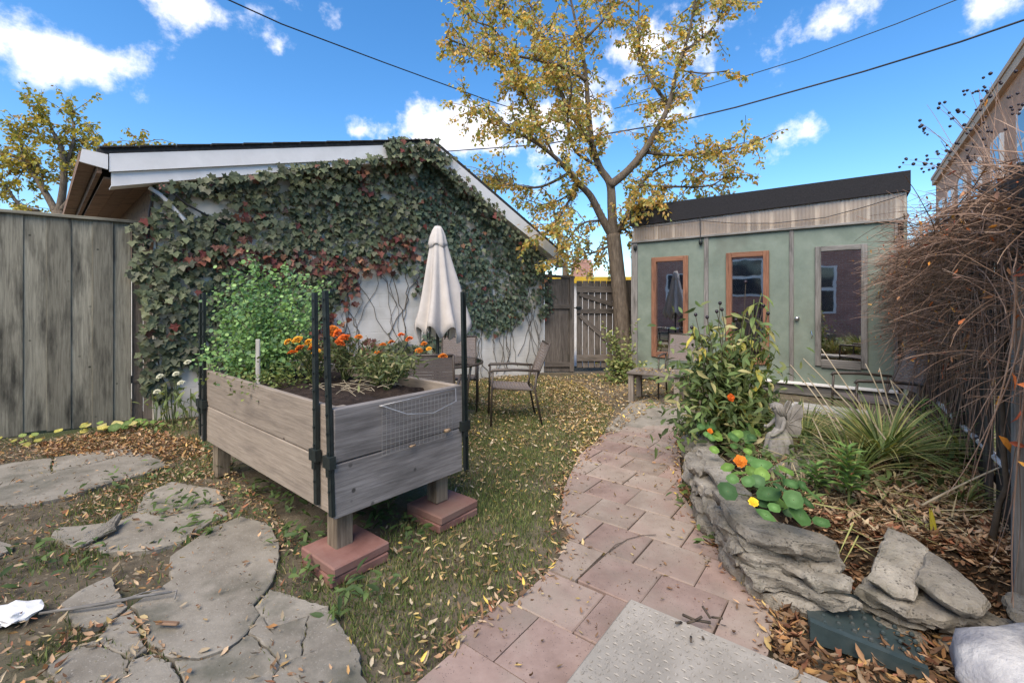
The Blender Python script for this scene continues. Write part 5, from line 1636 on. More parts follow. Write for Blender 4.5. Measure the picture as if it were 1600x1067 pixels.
def build_bed():
    nx, ny = 90, 90
    xs = np.linspace(.9, 5.0, nx); ys = np.linspace(1.45, 4.95, ny)
    idx = {}; vs = []; fs = []
    for j, y in enumerate(ys):
        for i, x in enumerate(xs):
            idx[i, j] = len(vs); vs.append((x, y, bed_z(x, y) - .006))
    ins = lambda i, j: vs[idx[i, j]][2] > .004
    for j in range(ny - 1):
        for i in range(nx - 1):
            if any(ins(a, b) for a in (i, i + 1) for b in (j, j + 1)):
                fs.append((idx[i, j], idx[i + 1, j], idx[i + 1, j + 1], idx[i, j + 1]))
    mb = MB(); mb.add(vs, fs); mb.obj('flower_bed', M_bed, smooth=True, kind='structure')
    # dry stone edging
    wall = thing('stone_edging', gp(1180, 850), 'dry stacked rough grey flagstones edging the flower bed', 'stone wall')
    def c4(pl): return [(1100 + x / 2.908, 700 + y / 2.908) for x, y in pl]
    def c3(pl): return [(1060 + x / 2.667, 440 + y / 2.667) for x, y in pl]
    S = [
        (c4([(40, 195), (110, 185), (180, 235), (260, 300), (340, 340), (540, 385), (612, 425), (600, 440), (500, 430), (420, 425), (330, 400), (240, 380), (170, 340), (100, 270)]), .34, .075, (0, .02)),
        (c4([(70, 290), (170, 355), (250, 395), (345, 415), (430, 440), (585, 450), (560, 475), (440, 470), (300, 440), (190, 420), (100, 350)]), .272, .05, (0, 0)),
        (c4([(150, 430), (210, 425), (330, 455), (450, 470), (520, 520), (600, 545), (668, 575), (655, 602), (600, 622), (480, 580), (350, 520), (200, 485)]), .215, .055, (0, 0)),
        (c4([(455, 465), (520, 460), (600, 485), (585, 525), (540, 540), (490, 505)]), .245, .05, (.1, .1)),
        (c4([(180, 500), (300, 520), (460, 580), (600, 640), (700, 690), (640, 700), (480, 640), (300, 590), (190, 560)]), .155, .065, (0, 0)),
        (c4([(190, 560), (320, 600), (470, 650), (600, 690), (560, 720), (420, 690), (280, 640), (200, 600)]), .085, .085, (0, 0)),
        (c4([(60, 210), (150, 340), (190, 440), (150, 450), (100, 380), (40, 260)]), .235, .06, (0, 0)),
        (c4([(50, 300), (120, 400), (190, 480), (150, 490), (90, 430), (35, 330)]), .165, .07, (0, 0)),
        (c4([(60, 380), (130, 470), (200, 550), (160, 555), (90, 480)]), .09, .09, (0, 0)),
        (c4([(750, 540), (800, 470), (845, 415), (930, 440), (1010, 480), (980, 560), (950, 600), (860, 585)]), .27, .05, (.10, .28)),
        (c4([(962, 590), (1030, 500), (1120, 540), (1210, 600), (1290, 660), (1270, 690), (1200, 690), (1080, 650)]), .265, .06, (-.05, .22)),
        (c4([(700, 640), (760, 590), (900, 610), (1080, 660), (1220, 710), (1360, 770), (1340, 800), (1150, 760), (900, 720)]), .17, .055, (0, .05)),
        (c4([(690, 650), (800, 690), (950, 730), (1060, 770), (1040, 790), (900, 770), (740, 710)]), .10, .05, (0, 0)),
        (c4([(1080, 730), (1230, 770), (1360, 810), (1340, 850), (1180, 810), (1090, 780)]), .11, .05, (0, 0)),
        (c4([(700, 720), (860, 790), (1000, 840), (980, 860), (830, 830), (690, 760)]), .05, .06, (0, 0)),
        (c4([(1340, 660), (1400, 650), (1560, 700), (1640, 760), (1560, 770), (1420, 740)]), .19, .07, (0, .1)),
        (c4([(1360, 770), (1500, 790), (1640, 830), (1600, 860), (1400, 840)]), .10, .08, (0, 0)),
        (c4([(1100, 860), (1250, 850), (1420, 880), (1400, 910), (1180, 900)]), .05, .06, (0, 0)),
        # rubble along the path
        (c3([(80, 700), (150, 710), (235, 800), (300, 870), (250, 880), (170, 830), (110, 770)]), .335, .06, (0, .05)),
        (c3([(30, 715), (85, 705), (120, 760), (100, 790), (45, 760)]), .31, .07, (0, 0)),
        (c3([(60, 780), (110, 775), (175, 830), (190, 880), (140, 880), (75, 840)]), .26, .07, (0, 0)),
        (c3([(60, 850), (130, 870), (150, 930), (100, 930), (58, 900)]), .16, .10, (0, 0)),
        (c3([(110, 890), (180, 890), (215, 950), (200, 1000), (140, 960)]), .22, .09, (0, 0)),
        (c3([(60, 700), (100, 640), (160, 640), (150, 690)]), .30, .08, (0, 0)),
        (c3([(20, 640), (70, 620), (110, 650), (80, 690), (30, 690)]), .24, .06, (0, 0)),
        (c3([(22, 690), (75, 690), (95, 740), (40, 745)]), .17, .06, (0, 0)),
        (c3([(40, 800), (90, 810), (120, 860), (70, 870)]), .20, .05, (0, 0)),
        (c3([(25, 740), (70, 790), (60, 830), (20, 790)]), .13, .07, (0, 0)),
        (c3([(60, 930), (130, 950), (190, 1010), (150, 1030), (90, 990)]), .10, .10, (0, 0)),
        # under the statue
        (c3([(390, 760), (470, 720), (560, 640), (600, 660), (560, 730), (480, 790)]), .37, .12, (0, .1)),
        (c3([(510, 650), (580, 640), (610, 720), (560, 780), (500, 750)]), .36, .10, (0, 0)),
    ]
    for k, (pl, z, th, tl) in enumerate(S):
        grow('stone', [gp(px, py, z) for px, py in pl], M_stone, wall, z, th, tilt=tl, rough=.016 if abs(tl[1]) > .15 else .034, n=40, seed=100 + k, inset=.018)


build_bed()


# ---- stone fairy
def build_fairy():
    base = gp(1222, 708, .36)
    b = Vector((base.x, base.y, .36))
    root = thing('fairy_statue', b, 'grey cast stone fairy with folded wings sitting with bowed head', 'statue')
    k = .375
    def P(x, y, z): return b + Vector((x, y, z)) * k
    # seated facing left (-X): hips, spine, neck, head, arms, thighs, shins
    verts = [((.02, 0, .30), .12), ((.0, 0, .45), .085), ((-.03, 0, .60), .10), ((-.07, 0, .72), .045), ((-.11, 0, .80), .075), ((-.135, -.01, .88), .075),
             ((-.02, -.11, .64), .045), ((-.10, -.17, .48), .035), ((-.24, -.14, .37), .028), ((-.30, -.13, .36), .026),
             ((-.02, .11, .64), .045), ((-.12, .16, .50), .035), ((-.26, .08, .46), .028), ((-.30, .03, .52), .026),
             ((-.20, -.08, .30), .085), ((-.26, -.08, .10), .05), ((-.30, -.09, .0), .035), ((-.36, -.1, -.02), .025),
             ((-.20, .08, .32), .085), ((-.22, .09, .08), .05), ((-.22, .09, -.02), .035)]
    edges = [(0, 1), (1, 2), (2, 3), (3, 4), (4, 5), (2, 6), (6, 7), (7, 8), (8, 9), (2, 10), (10, 11), (11, 12), (12, 13), (0, 14), (14, 15), (15, 16), (16, 17), (0, 18), (18, 19), (19, 20)]
    bm = bmesh.new(); lay = bm.verts.layers.skin.verify(); vv = []
    for i, (c, r) in enumerate(verts):
        v = bm.verts.new(Vector(c) * k); v[lay].radius = (r * k, r * k); v[lay].use_root = i == 0; vv.append(v)
    for a, c in edges: bm.edges.new((vv[a], vv[c]))
    me = bpy.data.meshes.new('body'); bm.to_mesh(me); bm.free(); me.materials.append(M_statue)
    o = link('body', me, root, Matrix.Translation(b))
    o.modifiers.new('skin', 'SKIN').use_smooth_shade = True
    s = o.modifiers.new('sub', 'SUBSURF'); s.levels = s.render_levels = 2
    # hair
    mb = MB()
    for q in range(14):
        a = q / 14 * 2 * math.pi
        d = Vector((math.cos(a) * .075 + .02, math.sin(a) * .075, 0))
        mb.tube([P(-.115, 0, .925), P(-.12 + d.x, d.y, .90), P(-.09 + d.x * 1.1, d.y * 1.15, .80), P(-.03 + d.x * .8 + .05, d.y * .9, .64)] if d.x > -.03 else [P(-.115, 0, .925), P(-.13 + d.x, d.y, .895), P(-.13 + d.x, d.y * 1.2, .84)], [.02 * k * 1.5, .03 * k, .028 * k, .012 * k][: 4 if d.x > -.03 else 3], 6)
    mb.obj('hair', M_statue, root, True)
    # nose, brow and eyes
    mb = MB(); mb.tube([P(-.205, -.01, .87), P(-.222, -.01, .845), P(-.20, -.01, .83)], [.008 * k, .014 * k, .008 * k], 6)
    for sy in (-.04, .025): mb.tube([P(-.200, sy - .014, .872), P(-.204, sy, .876), P(-.200, sy + .014, .872)], .008 * k, 5)
    mb.tube([P(-.200, -.03, .805), P(-.207, -.01, .802), P(-.200, .012, .805)], .007 * k, 5)
    mb.obj('face', M_statue, root, True)
    # gown: a long skirt in deep folds, spread over the seat stone
    def wob(i, a, r, z):
        f = i / 6
        return r * (1 + f * (.17 * math.sin(9 * a + z * 14) + .08 * math.sin(5 * a + 2)) + .22 * f * (-math.cos(a))), z + (.02 * math.sin(7 * a) * k if i == 6 else 0)
    mb = MB(); mb.lathe(b + Vector((-.03, 0, 0)) * k, [(.10 * k, .47 * k), (.135 * k, .40 * k), (.19 * k, .33 * k), (.215 * k, .26 * k), (.225 * k, .16 * k), (.235 * k, .05 * k), (.25 * k, -.05 * k)], 54, wob)
    mb.obj('gown', M_statue, root, True)
    # wings: shaped slabs with raised veins
    for sy in (-1, 1):
        out = [(x * .72, z) for x, z in [(.02, .58), (.08, .74), (.17, .88), (.27, .95), (.36, .93), (.40, .84), (.39, .72), (.35, .62), (.37, .52), (.34, .40), (.27, .33), (.18, .34), (.10, .42), (.04, .5)]]
        n = len(out); vs = []
        for t in (0, 1):
            for x, z in out: vs.append(P(x, sy * (.05 + x * .42) + t * .028, z))
        mb = MB(); mb.add(vs + [P(.2, sy * (.05 + .2 * .42) - .012, .62), P(.2, sy * (.05 + .2 * .42) + .04, .62)],
                          [(2 * n, i, (i + 1) % n) for i in range(n)] + [(2 * n + 1, n + (i + 1) % n, n + i) for i in range(n)] + [(i, n + i, n + (i + 1) % n, (i + 1) % n) for i in range(n)])
        for x, z in (out[2], out[4], out[6], out[8], out[10]):
            mb.tube([P(.05, sy * .07, .56), P((.05 + x) / 2, sy * (.05 + (x + .05) / 2 * .42) - .012, (.56 + z) / 2 + .02), P(x, sy * (.05 + x * .42) - .006, z)], [.012 * k, .01 * k, .006 * k], 5)
        mb.obj('wing', M_statue, root, False)


build_fairy()


# ---- plants of the bed
def bedp(px, py, z=None):
    p = gp(px, py, .3); return Vector((p.x, p.y, bed_z(p.x, p.y) if z is None else z))


def tall_plant():
    b = Vector((1.80, 3.72, .22))
    root = thing('tall_sunflower_plant', b, 'tall leafy perennial with yellowing drooping leaves and dark seed heads', 'plant')
    tips = [(1082, 505), (1098, 540), (1112, 500), (1125, 530), (1140, 515), (1152, 520), (1165, 490), (1178, 468), (1190, 458), (1200, 470), (1205, 510), (1215, 540), (1090, 580), (1150, 555), (1185, 530), (1210, 575), (1120, 580)]
    P_ = stemmy(root, b, [at(px, py, 3.65 + rng.uniform(-.3, .3)) for px, py in tips], .007, M_stem, .06)
    ycols = [(.40, .38, .09), (.31, .34, .10), (.52, .45, .09), (.42, .40, .16)]
    gcols = [(.16, .23, .075), (.20, .28, .09), (.11, .16, .06), (.29, .33, .12)]
    n = 0
    for (px, py), P in zip(tips, P_):
        for j in range(19):
            t = rng.uniform(.22, 1.0) * 7; i = min(int(t), 6); q = P[i].lerp(P[i + 1], t - i)
            a = rng.uniform(0, 2 * math.pi); d = Vector((math.cos(a), math.sin(a), rng.uniform(-1.0, -.05)))
            hi = q.z > .95
            side = px < 1150
            c = rng.choice(ycols if (rng.random() < (.72 if (hi and side) else .30)) else gcols)
            nn = Vector((math.cos(a) * .6, math.sin(a) * .6, .75))
            if n < 300:
                leaf_obj('lance', c, M_leaf, root, q, nn, d, rng.uniform(.10, .17)); n += 1
    # fill of small leaves low in the clump
    N = 2000; P = np.array([tuple(b)]) + nr.normal(0, 1, (N, 3)) * np.array([.20, .17, .25]) + np.array([-.03, 0, .42]); P[:, 2] = np.maximum(P[:, 2], .2)
    leaves('foliage', 'lance', P, nr.normal(0, .5, (N, 3)) + np.array([0, -.3, .8]), nr.normal(0, 1, (N, 3)) + np.array([0, 0, -.5]), nr.uniform(.06, .12, N),
           palette(N, [(.09, .13, .05), (.12, .18, .06), (.065, .095, .04), (.18, .21, .08), (.32, .30, .14)], [3, 3, 2, 2, 1]), M_leaf, root, kind='stuff')
    for px, py in [(1087, 492), (1081, 512), (1125, 474), (1120, 487), (1165, 441), (1193, 478), (1200, 490), (1176, 485), (1105, 496), (1128, 484), (1150, 500)]:
        p = at(px, py, 3.6); m = MB()
        m.lathe(p, [(.004, -.014), (.013, -.006), (.015, .004), (.008, .016)], 8); m.obj('seed_head', M_berry, root, True)
        m = MB(); m.tube([p - Vector((0, 0, .01)), p.lerp(b, .16) + Vector((rng.gauss(0, .02), 0, 0)), p.lerp(b, .38)], .003, 4); m.obj('stalk', M_twig, root)
    p = at(1142, 621, 3.45)
    z = thing('red_flower', p, 'small red flower low in the tall leafy clump', 'flower'); head(z, p, .032, M_red, d=(0, -1, .4))
    m = MB(); m.tube([p, (p.x, p.y + .05, .25)], .004, 4); m.obj('stem', M_stem, z)


tall_plant()


def nasturtium():
    def c3(x, y): return (1060 + x / 2.667, 440 + y / 2.667)
    b = bedp(*c3(420, 880))
    root = thing('nasturtium', b, 'nasturtium with big round leaves spilling over the largest flagstone', 'plant')
    spots = [(345, 760, 46), (205, 870, 46), (250, 795, 40), (375, 880, 55), (450, 785, 36), (415, 920, 40), (480, 905, 45), (560, 882, 43), (365, 970, 46), (508, 970, 52), (595, 1000, 36), (205, 772, 32),
             (395, 830, 36), (300, 740, 34), (430, 860, 40), (330, 830, 34), (520, 850, 26), (460, 950, 32), (290, 830, 30), (350, 800, 34), (420, 800, 30), (470, 840, 34), (540, 920, 30), (350, 920, 30), (225, 820, 28), (400, 940, 28), (310, 790, 34)]
    gc = [(.075, .165, .05), (.10, .21, .06), (.055, .125, .045), (.15, .27, .055)]
    for x, y, r in spots:
        z = .47 + rng.uniform(-.05, .06) - max(0, (y - 880) / 100 * .06)
        p = gp(*c3(x, y), z); s = r * 1.85 / 2.667 / F * p.y
        leaf_obj('round', gc[rng.randrange(4)] if y > 780 else gc[rng.choice((1, 3))], M_leaf, root, p, (rng.gauss(0, .4), -.5 + rng.gauss(0, .4), 1), (rng.gauss(0, 1), rng.gauss(0, 1), 0), s)
        m = MB(); q = b + Vector((rng.gauss(0, .05), rng.gauss(0, .05), 0)); m.tube([p - Vector((0, 0, .004)), p.lerp(q, .5) + Vector((0, 0, -.02)), q], .003, 4); m.obj('stem', M_stem, root)
    for x, y, r, m in [(258, 748, 27, M_orange), (312, 917, 20, M_yellow)]:
        p = gp(*c3(x, y), .52); head(root, p, r / 2.667 / F * p.y, m, d=(-.2, -.8, .7))
    b2 = bedp(*c3(190, 640))
    r2 = thing('small_nasturtium', b2, 'smaller pale green nasturtium with one orange flower behind the path stones', 'plant')
    for k in range(34):
        x, y = rng.uniform(80, 320), rng.uniform(560, 720)
        if x < 130 and y > 640: continue
        p = gp(*c3(x, y), .42 + rng.uniform(-.05, .05)); s = rng.uniform(22, 40) / 2.667 / F * p.y * 1.3
        leaf_obj('round', gc[rng.randrange(4)], M_leaf, r2, p, (rng.gauss(0, .3), -.6, .9), (rng.gauss(0, 1), rng.gauss(0, 1), 0), s)
    m = MB()
    for k in range(16):
        q = b2 + Vector((rng.gauss(0, .15), rng.gauss(0, .12), .0)); m.tube([q, q + Vector((rng.gauss(0, .04), 0, .1))], .003, 4)
    m.obj('stems', M_stem, r2, kind='stuff')
    p = gp(*c3(132, 622), .45); head(r2, p, .022, M_orange, d=(0, -1, .6))


nasturtium()


def strap_clump(root, b, n, h, spread, cols, w=.014, mat=None, single=True, yaw=None, droop=1.0):
    """Arching strap leaves, each its own part."""
    for k in range(n):
        a = rng.uniform(0, 2 * math.pi) if yaw is None else rng.gauss(yaw, .9)
        L = h * rng.uniform(.6, 1.15); d = Vector((math.cos(a), math.sin(a), 0)); sp = rng.uniform(.25, 1) * spread
        P = []; m = 7
        for q in range(m + 1):
            t = q / m; P.append(b + d * (sp * t ** 1.5 + .03) + Vector((0, 0, L * (t - droop * .55 * sp / max(spread, .01) * t * t))))
        s = d.cross(Vector((0, 0, 1)))
        vs = []; fs = []
        for q, p in enumerate(P):
            ww = w * (1 - (q / m) ** 2.2 * .95) * .5; vs += [p - s * ww, p + Vector((0, 0, -.0)) - d * ww * .3, p + s * ww]
        for q in range(m):
            for e in (0, 1): fs.append((q * 3 + e, q * 3 + e + 1, q * 3 + e + 4, q * 3 + e + 3))
        me = bpy.data.meshes.new('leaf'); off = b
        me.from_pydata([tuple(v - off) for v in vs], [], fs); c = np.array(rng.choice(cols)) * rng.uniform(.8, 1.2)
        setcol(me, np.tile(c, (len(vs), 1))); me.materials.append(mat or M_leaf); me.polygons.foreach_set('use_smooth', [True] * len(me.polygons))
        link('leaf', me, root, Matrix.Translation(off))


def bed_rest():
    gr = [(.17, .24, .08), (.23, .30, .10), (.13, .18, .07), (.38, .38, .13), (.45, .40, .19)]
    b = bedp(1405, 745); b = Vector((2.42, 2.92, bed_z(2.42, 2.92)))
    r = thing('strap_leaf_clump', b, 'arching clump of green and yellow strap leaves beside the vine fence', 'plant')
    strap_clump(r, b, 210, .56, .95, gr, .0145, droop=1.25)
    b = Vector((2.95, 2.95, bed_z(2.95, 2.95)))
    r = thing('daylily_clump', b, 'loose daylily clump leaning against the galvanised pipe', 'plant')
    strap_clump(r, b, 60, .6, .7, gr, .016, droop=1.2)
    b = Vector((2.25, 3.45, bed_z(2.25, 3.45)))
    r = thing('grassy_clump', b, 'straw tinged grassy clump between the fairy and the plank bench', 'plant')
    strap_clump(r, b, 90, .42, .5, gr + [(.45, .38, .22)], .012)
    for bx, by, n_, lab in [(2.12, 2.78, 60, 'pale green strap leaves in front of the whitewashed bench'), (2.75, 3.45, 60, 'yellowing strap leaves between the chair and the fence'), (2.45, 2.45, 34, 'low tuft of green blades in the leaf litter below the pipe')]:
        b = Vector((bx, by, bed_z(bx, by))); r = thing('blade_tuft', b, lab, 'plant')
        strap_clump(r, b, n_, .38 if by > 2.6 else .2, .5 if by > 2.6 else .28, gr + [(.45, .38, .22)], .014)
    # tall dry stalks
    b = Vector((2.45, 2.95, .3))
    r = thing('dry_stalks', b, 'tall bare straw coloured stalks leaning out over the flower bed', 'dead plant')
    for (x0, y0, x1, y1, Y0, Y1) in [(1420, 735, 1284, 545, 2.9, 3.3), (1410, 720, 1352, 568, 3.0, 3.2), (1424, 735, 1374, 575, 2.95, 3.1), (1432, 700, 1392, 596, 3.1, 3.2), (1345, 720, 1262, 590, 2.9, 3.4), (1330, 700, 1235, 570, 3.0, 3.5),
                                     (1405, 720, 1255, 560, 3.0, 3.5), (1390, 715, 1330, 640, 3.0, 3.2), (1430, 640, 1391, 594, 3.1, 3.15), (1372, 785, 1480, 732, 2.5, 2.7), (1395, 760, 1490, 690, 2.7, 2.9), (1440, 790, 1600, 715, 2.35, 2.3), (1330, 760, 1290, 640, 2.8, 3.1), (1300, 735, 1270, 655, 2.9, 3.1)]:
        m = MB(); A, B = at(x0, y0, Y0), at(x1, y1, Y1); C = A.lerp(B, .5) + Vector((rng.gauss(0, .03), 0, .03))
        m.tube([A * (1 - t) ** 2 + C * 2 * t * (1 - t) + B * t * t for t in np.linspace(0, 1, 8)], list(np.linspace(.007, .0035, 8)), 5); m.obj('stalk', M_straw, r, True)
    # upright leafy lily stems
    for px, py, h, lab, n in [(1325, 790, .36, 'upright bright green leafy stem in front of the strap leaves', 44), (1275, 775, .2, 'short leafy green stem beside the nasturtium', 22), (1440, 640, .42, 'thin leafy weed stem by the chair at the vine fence', 22)]:
        b = bedp(px, py) if px < 1400 else Vector((3.3, 3.6, .2))
        r = thing('leafy_sprout', b, lab, 'plant')
        m = MB(); m.tube([b, b + Vector((.01, 0, h * .5)), b + Vector((0, .01, h))], .006, 6); m.obj('stem', M_stem, r)
        for k in range(n):
            t = .3 + .7 * (k + .5) / n; a = k * 2.4; d = Vector((math.cos(a), math.sin(a), .25 + .5 * t))
            leaf_obj('lance', rng.choice([(.15, .27, .07), (.2, .33, .09), (.1, .18, .05)]), M_leaf, r, b + Vector((0, 0, h * t)), Vector((-math.cos(a) * .5, -math.sin(a) * .5, 1)), d, rng.uniform(.09, .14) * (1.15 - t * .4))
    # silvery dusty plant near the statue and low green fill
    b = bedp(1165, 668); r = thing('silver_foliage_plant', b, 'fine silver grey foliage between the round leaves and the fairy', 'plant')
    N = 420; P = np.array([tuple(b)]) + nr.normal(0, 1, (N, 3)) * np.array([.10, .10, .06]) + np.array([0, 0, .12])
    leaves('foliage', 'lance', P, nr.normal(0, 1, (N, 3)), nr.normal(0, .7, (N, 3)) + np.array([0, 0, .8]), nr.uniform(.03, .06, N), palette(N, [(.26, .32, .27), (.2, .26, .2), (.33, .38, .33)]), M_leaf, r, kind='stuff')
    b = gp(1082, 690, .1); r = thing('thyme_mound', b, 'low grey green herb mound at the path edge', 'plant')
    N = 500; P = np.array([tuple(b)]) + nr.normal(0, 1, (N, 3)) * np.array([.09, .13, .06]) + np.array([0.02, 0, .1])
    leaves('foliage', 'diamond', P, nr.normal(0, 1, (N, 3)), nr.normal(0, .7, (N, 3)) + np.array([0, 0, .6]), nr.uniform(.02, .045, N), palette(N, [(.10, .13, .06), (.16, .18, .09), (.08, .1, .05)]), M_leaf, r, kind='stuff')
    # yellow blade standing by itself
    b = bedp(1468, 835); r = thing('yellow_leaf_shoot', b, 'single bright yellow strap leaf standing in the leaf litter', 'plant')
    strap_clump(r, b, 2, .17, .04, [(.55, .48, .06)], .028, droop=.2)
    # small shrub beside the gate
    b = at(972, 597, 8.0); b.z = 0
    r = thing('leafy_shrub', b, 'small pale green shrub at the shed corner by the gate', 'shrub')
    P_ = stemmy(r, b, [b + Vector((rng.gauss(-.1, .22), rng.gauss(0, .15), rng.uniform(.4, 1.1))) for _ in range(12)], .008, M_twig, .05)
    LP = [p + Vector((rng.gauss(0, .05), rng.gauss(0, .05), rng.gauss(0, .05))) for P in P_ for p in P[2:] for _ in range(7)] + [b + Vector((rng.gauss(.05, .16), rng.gauss(0, .14), rng.uniform(.02, .4))) for _ in range(420)]
    N = len(LP)
    leaves('foliage', 'diamond', [tuple(p) for p in LP], nr.normal(0, .6, (N, 3)) + np.array([0, -.3, .8]), nr.normal(0, 1, (N, 3)), nr.uniform(.05, .09, N), palette(N, [(.20, .24, .08), (.12, .17, .05), (.3, .31, .12)]), M_leaf, r, kind='stuff')
    # plants along the left fence and wall
    for px, py, lab, cs, n, s in [(48, 694, 'yellow green squash seedling at the fence foot, leftmost', [(.42, .40, .10), (.26, .33, .10)], 12, .065), (118, 682, 'small yellowing seedling at the fence foot under the third board', [(.50, .44, .12), (.35, .36, .1)], 7, .08),
                                  (175, 678, 'pale yellow leaved seedling at the end of the left fence', [(.55, .50, .2), (.16, .24, .08)], 9, .10), (215, 670, 'bright green weed clump between fence and garage wall', [(.14, .24, .06), (.2, .3, .08)], 26, .055)]:
        b = gp(px, py); r = thing('seedling', b, lab, 'plant', 'seedlings along the left fence')
        for k in range(n):
            p = b + Vector((rng.gauss(0, .14), rng.gauss(0, .08), rng.uniform(.03, .12)))
            leaf_obj('round', rng.choice(cs), M_leaf, r, p, (rng.gauss(0, .3), -.4, 1), (rng.gauss(0, 1), rng.gauss(0, 1), 0), s * rng.uniform(.7, 1.2))
            m = MB(); m.tube([p, (b.x * .5 + p.x * .5, b.y * .5 + p.y * .5, 0)], .003, 4); m.obj('stem', M_stem, r)
    b = gp(268, 662); r = thing('pale_flowering_plant', b, 'green plant with cream flower heads below the ivy beside the planter', 'plant')
    for k in range(60):
        a = rng.uniform(0, 6.28); p = b + Vector((rng.gauss(0, .2), rng.gauss(0, .15), rng.uniform(.03, .42)))
        leaf_obj('lance', rng.choice([(.16, .22, .08), (.11, .16, .06), (.24, .28, .10)]), M_leaf, r, p, (math.cos(a) * .5, math.sin(a) * .5 - .3, 1), (math.cos(a), math.sin(a), -.2), rng.uniform(.08, .16))
    m = MB()
    for k in range(24):
        q = b + Vector((rng.gauss(0, .12), rng.gauss(0, .1), 0)); m.tube([q, q + Vector((rng.gauss(0, .05), rng.gauss(0, .05), rng.uniform(.2, .5)))], .004, 4)
    m.obj('stems', M_stem, r, kind='stuff')
    for px, py in [(250, 588), (275, 584), (293, 566), (245, 612), (283, 598)]:
        head(r, at(px, py, 4.9), .038, M_cream, d=(0, -.6, 1))


M_cream = surf('cream_petal', [(.3, (.55, .55, .40)), (.7, (.7, .7, .55))], scale=20, bump=.1)
bed_rest()


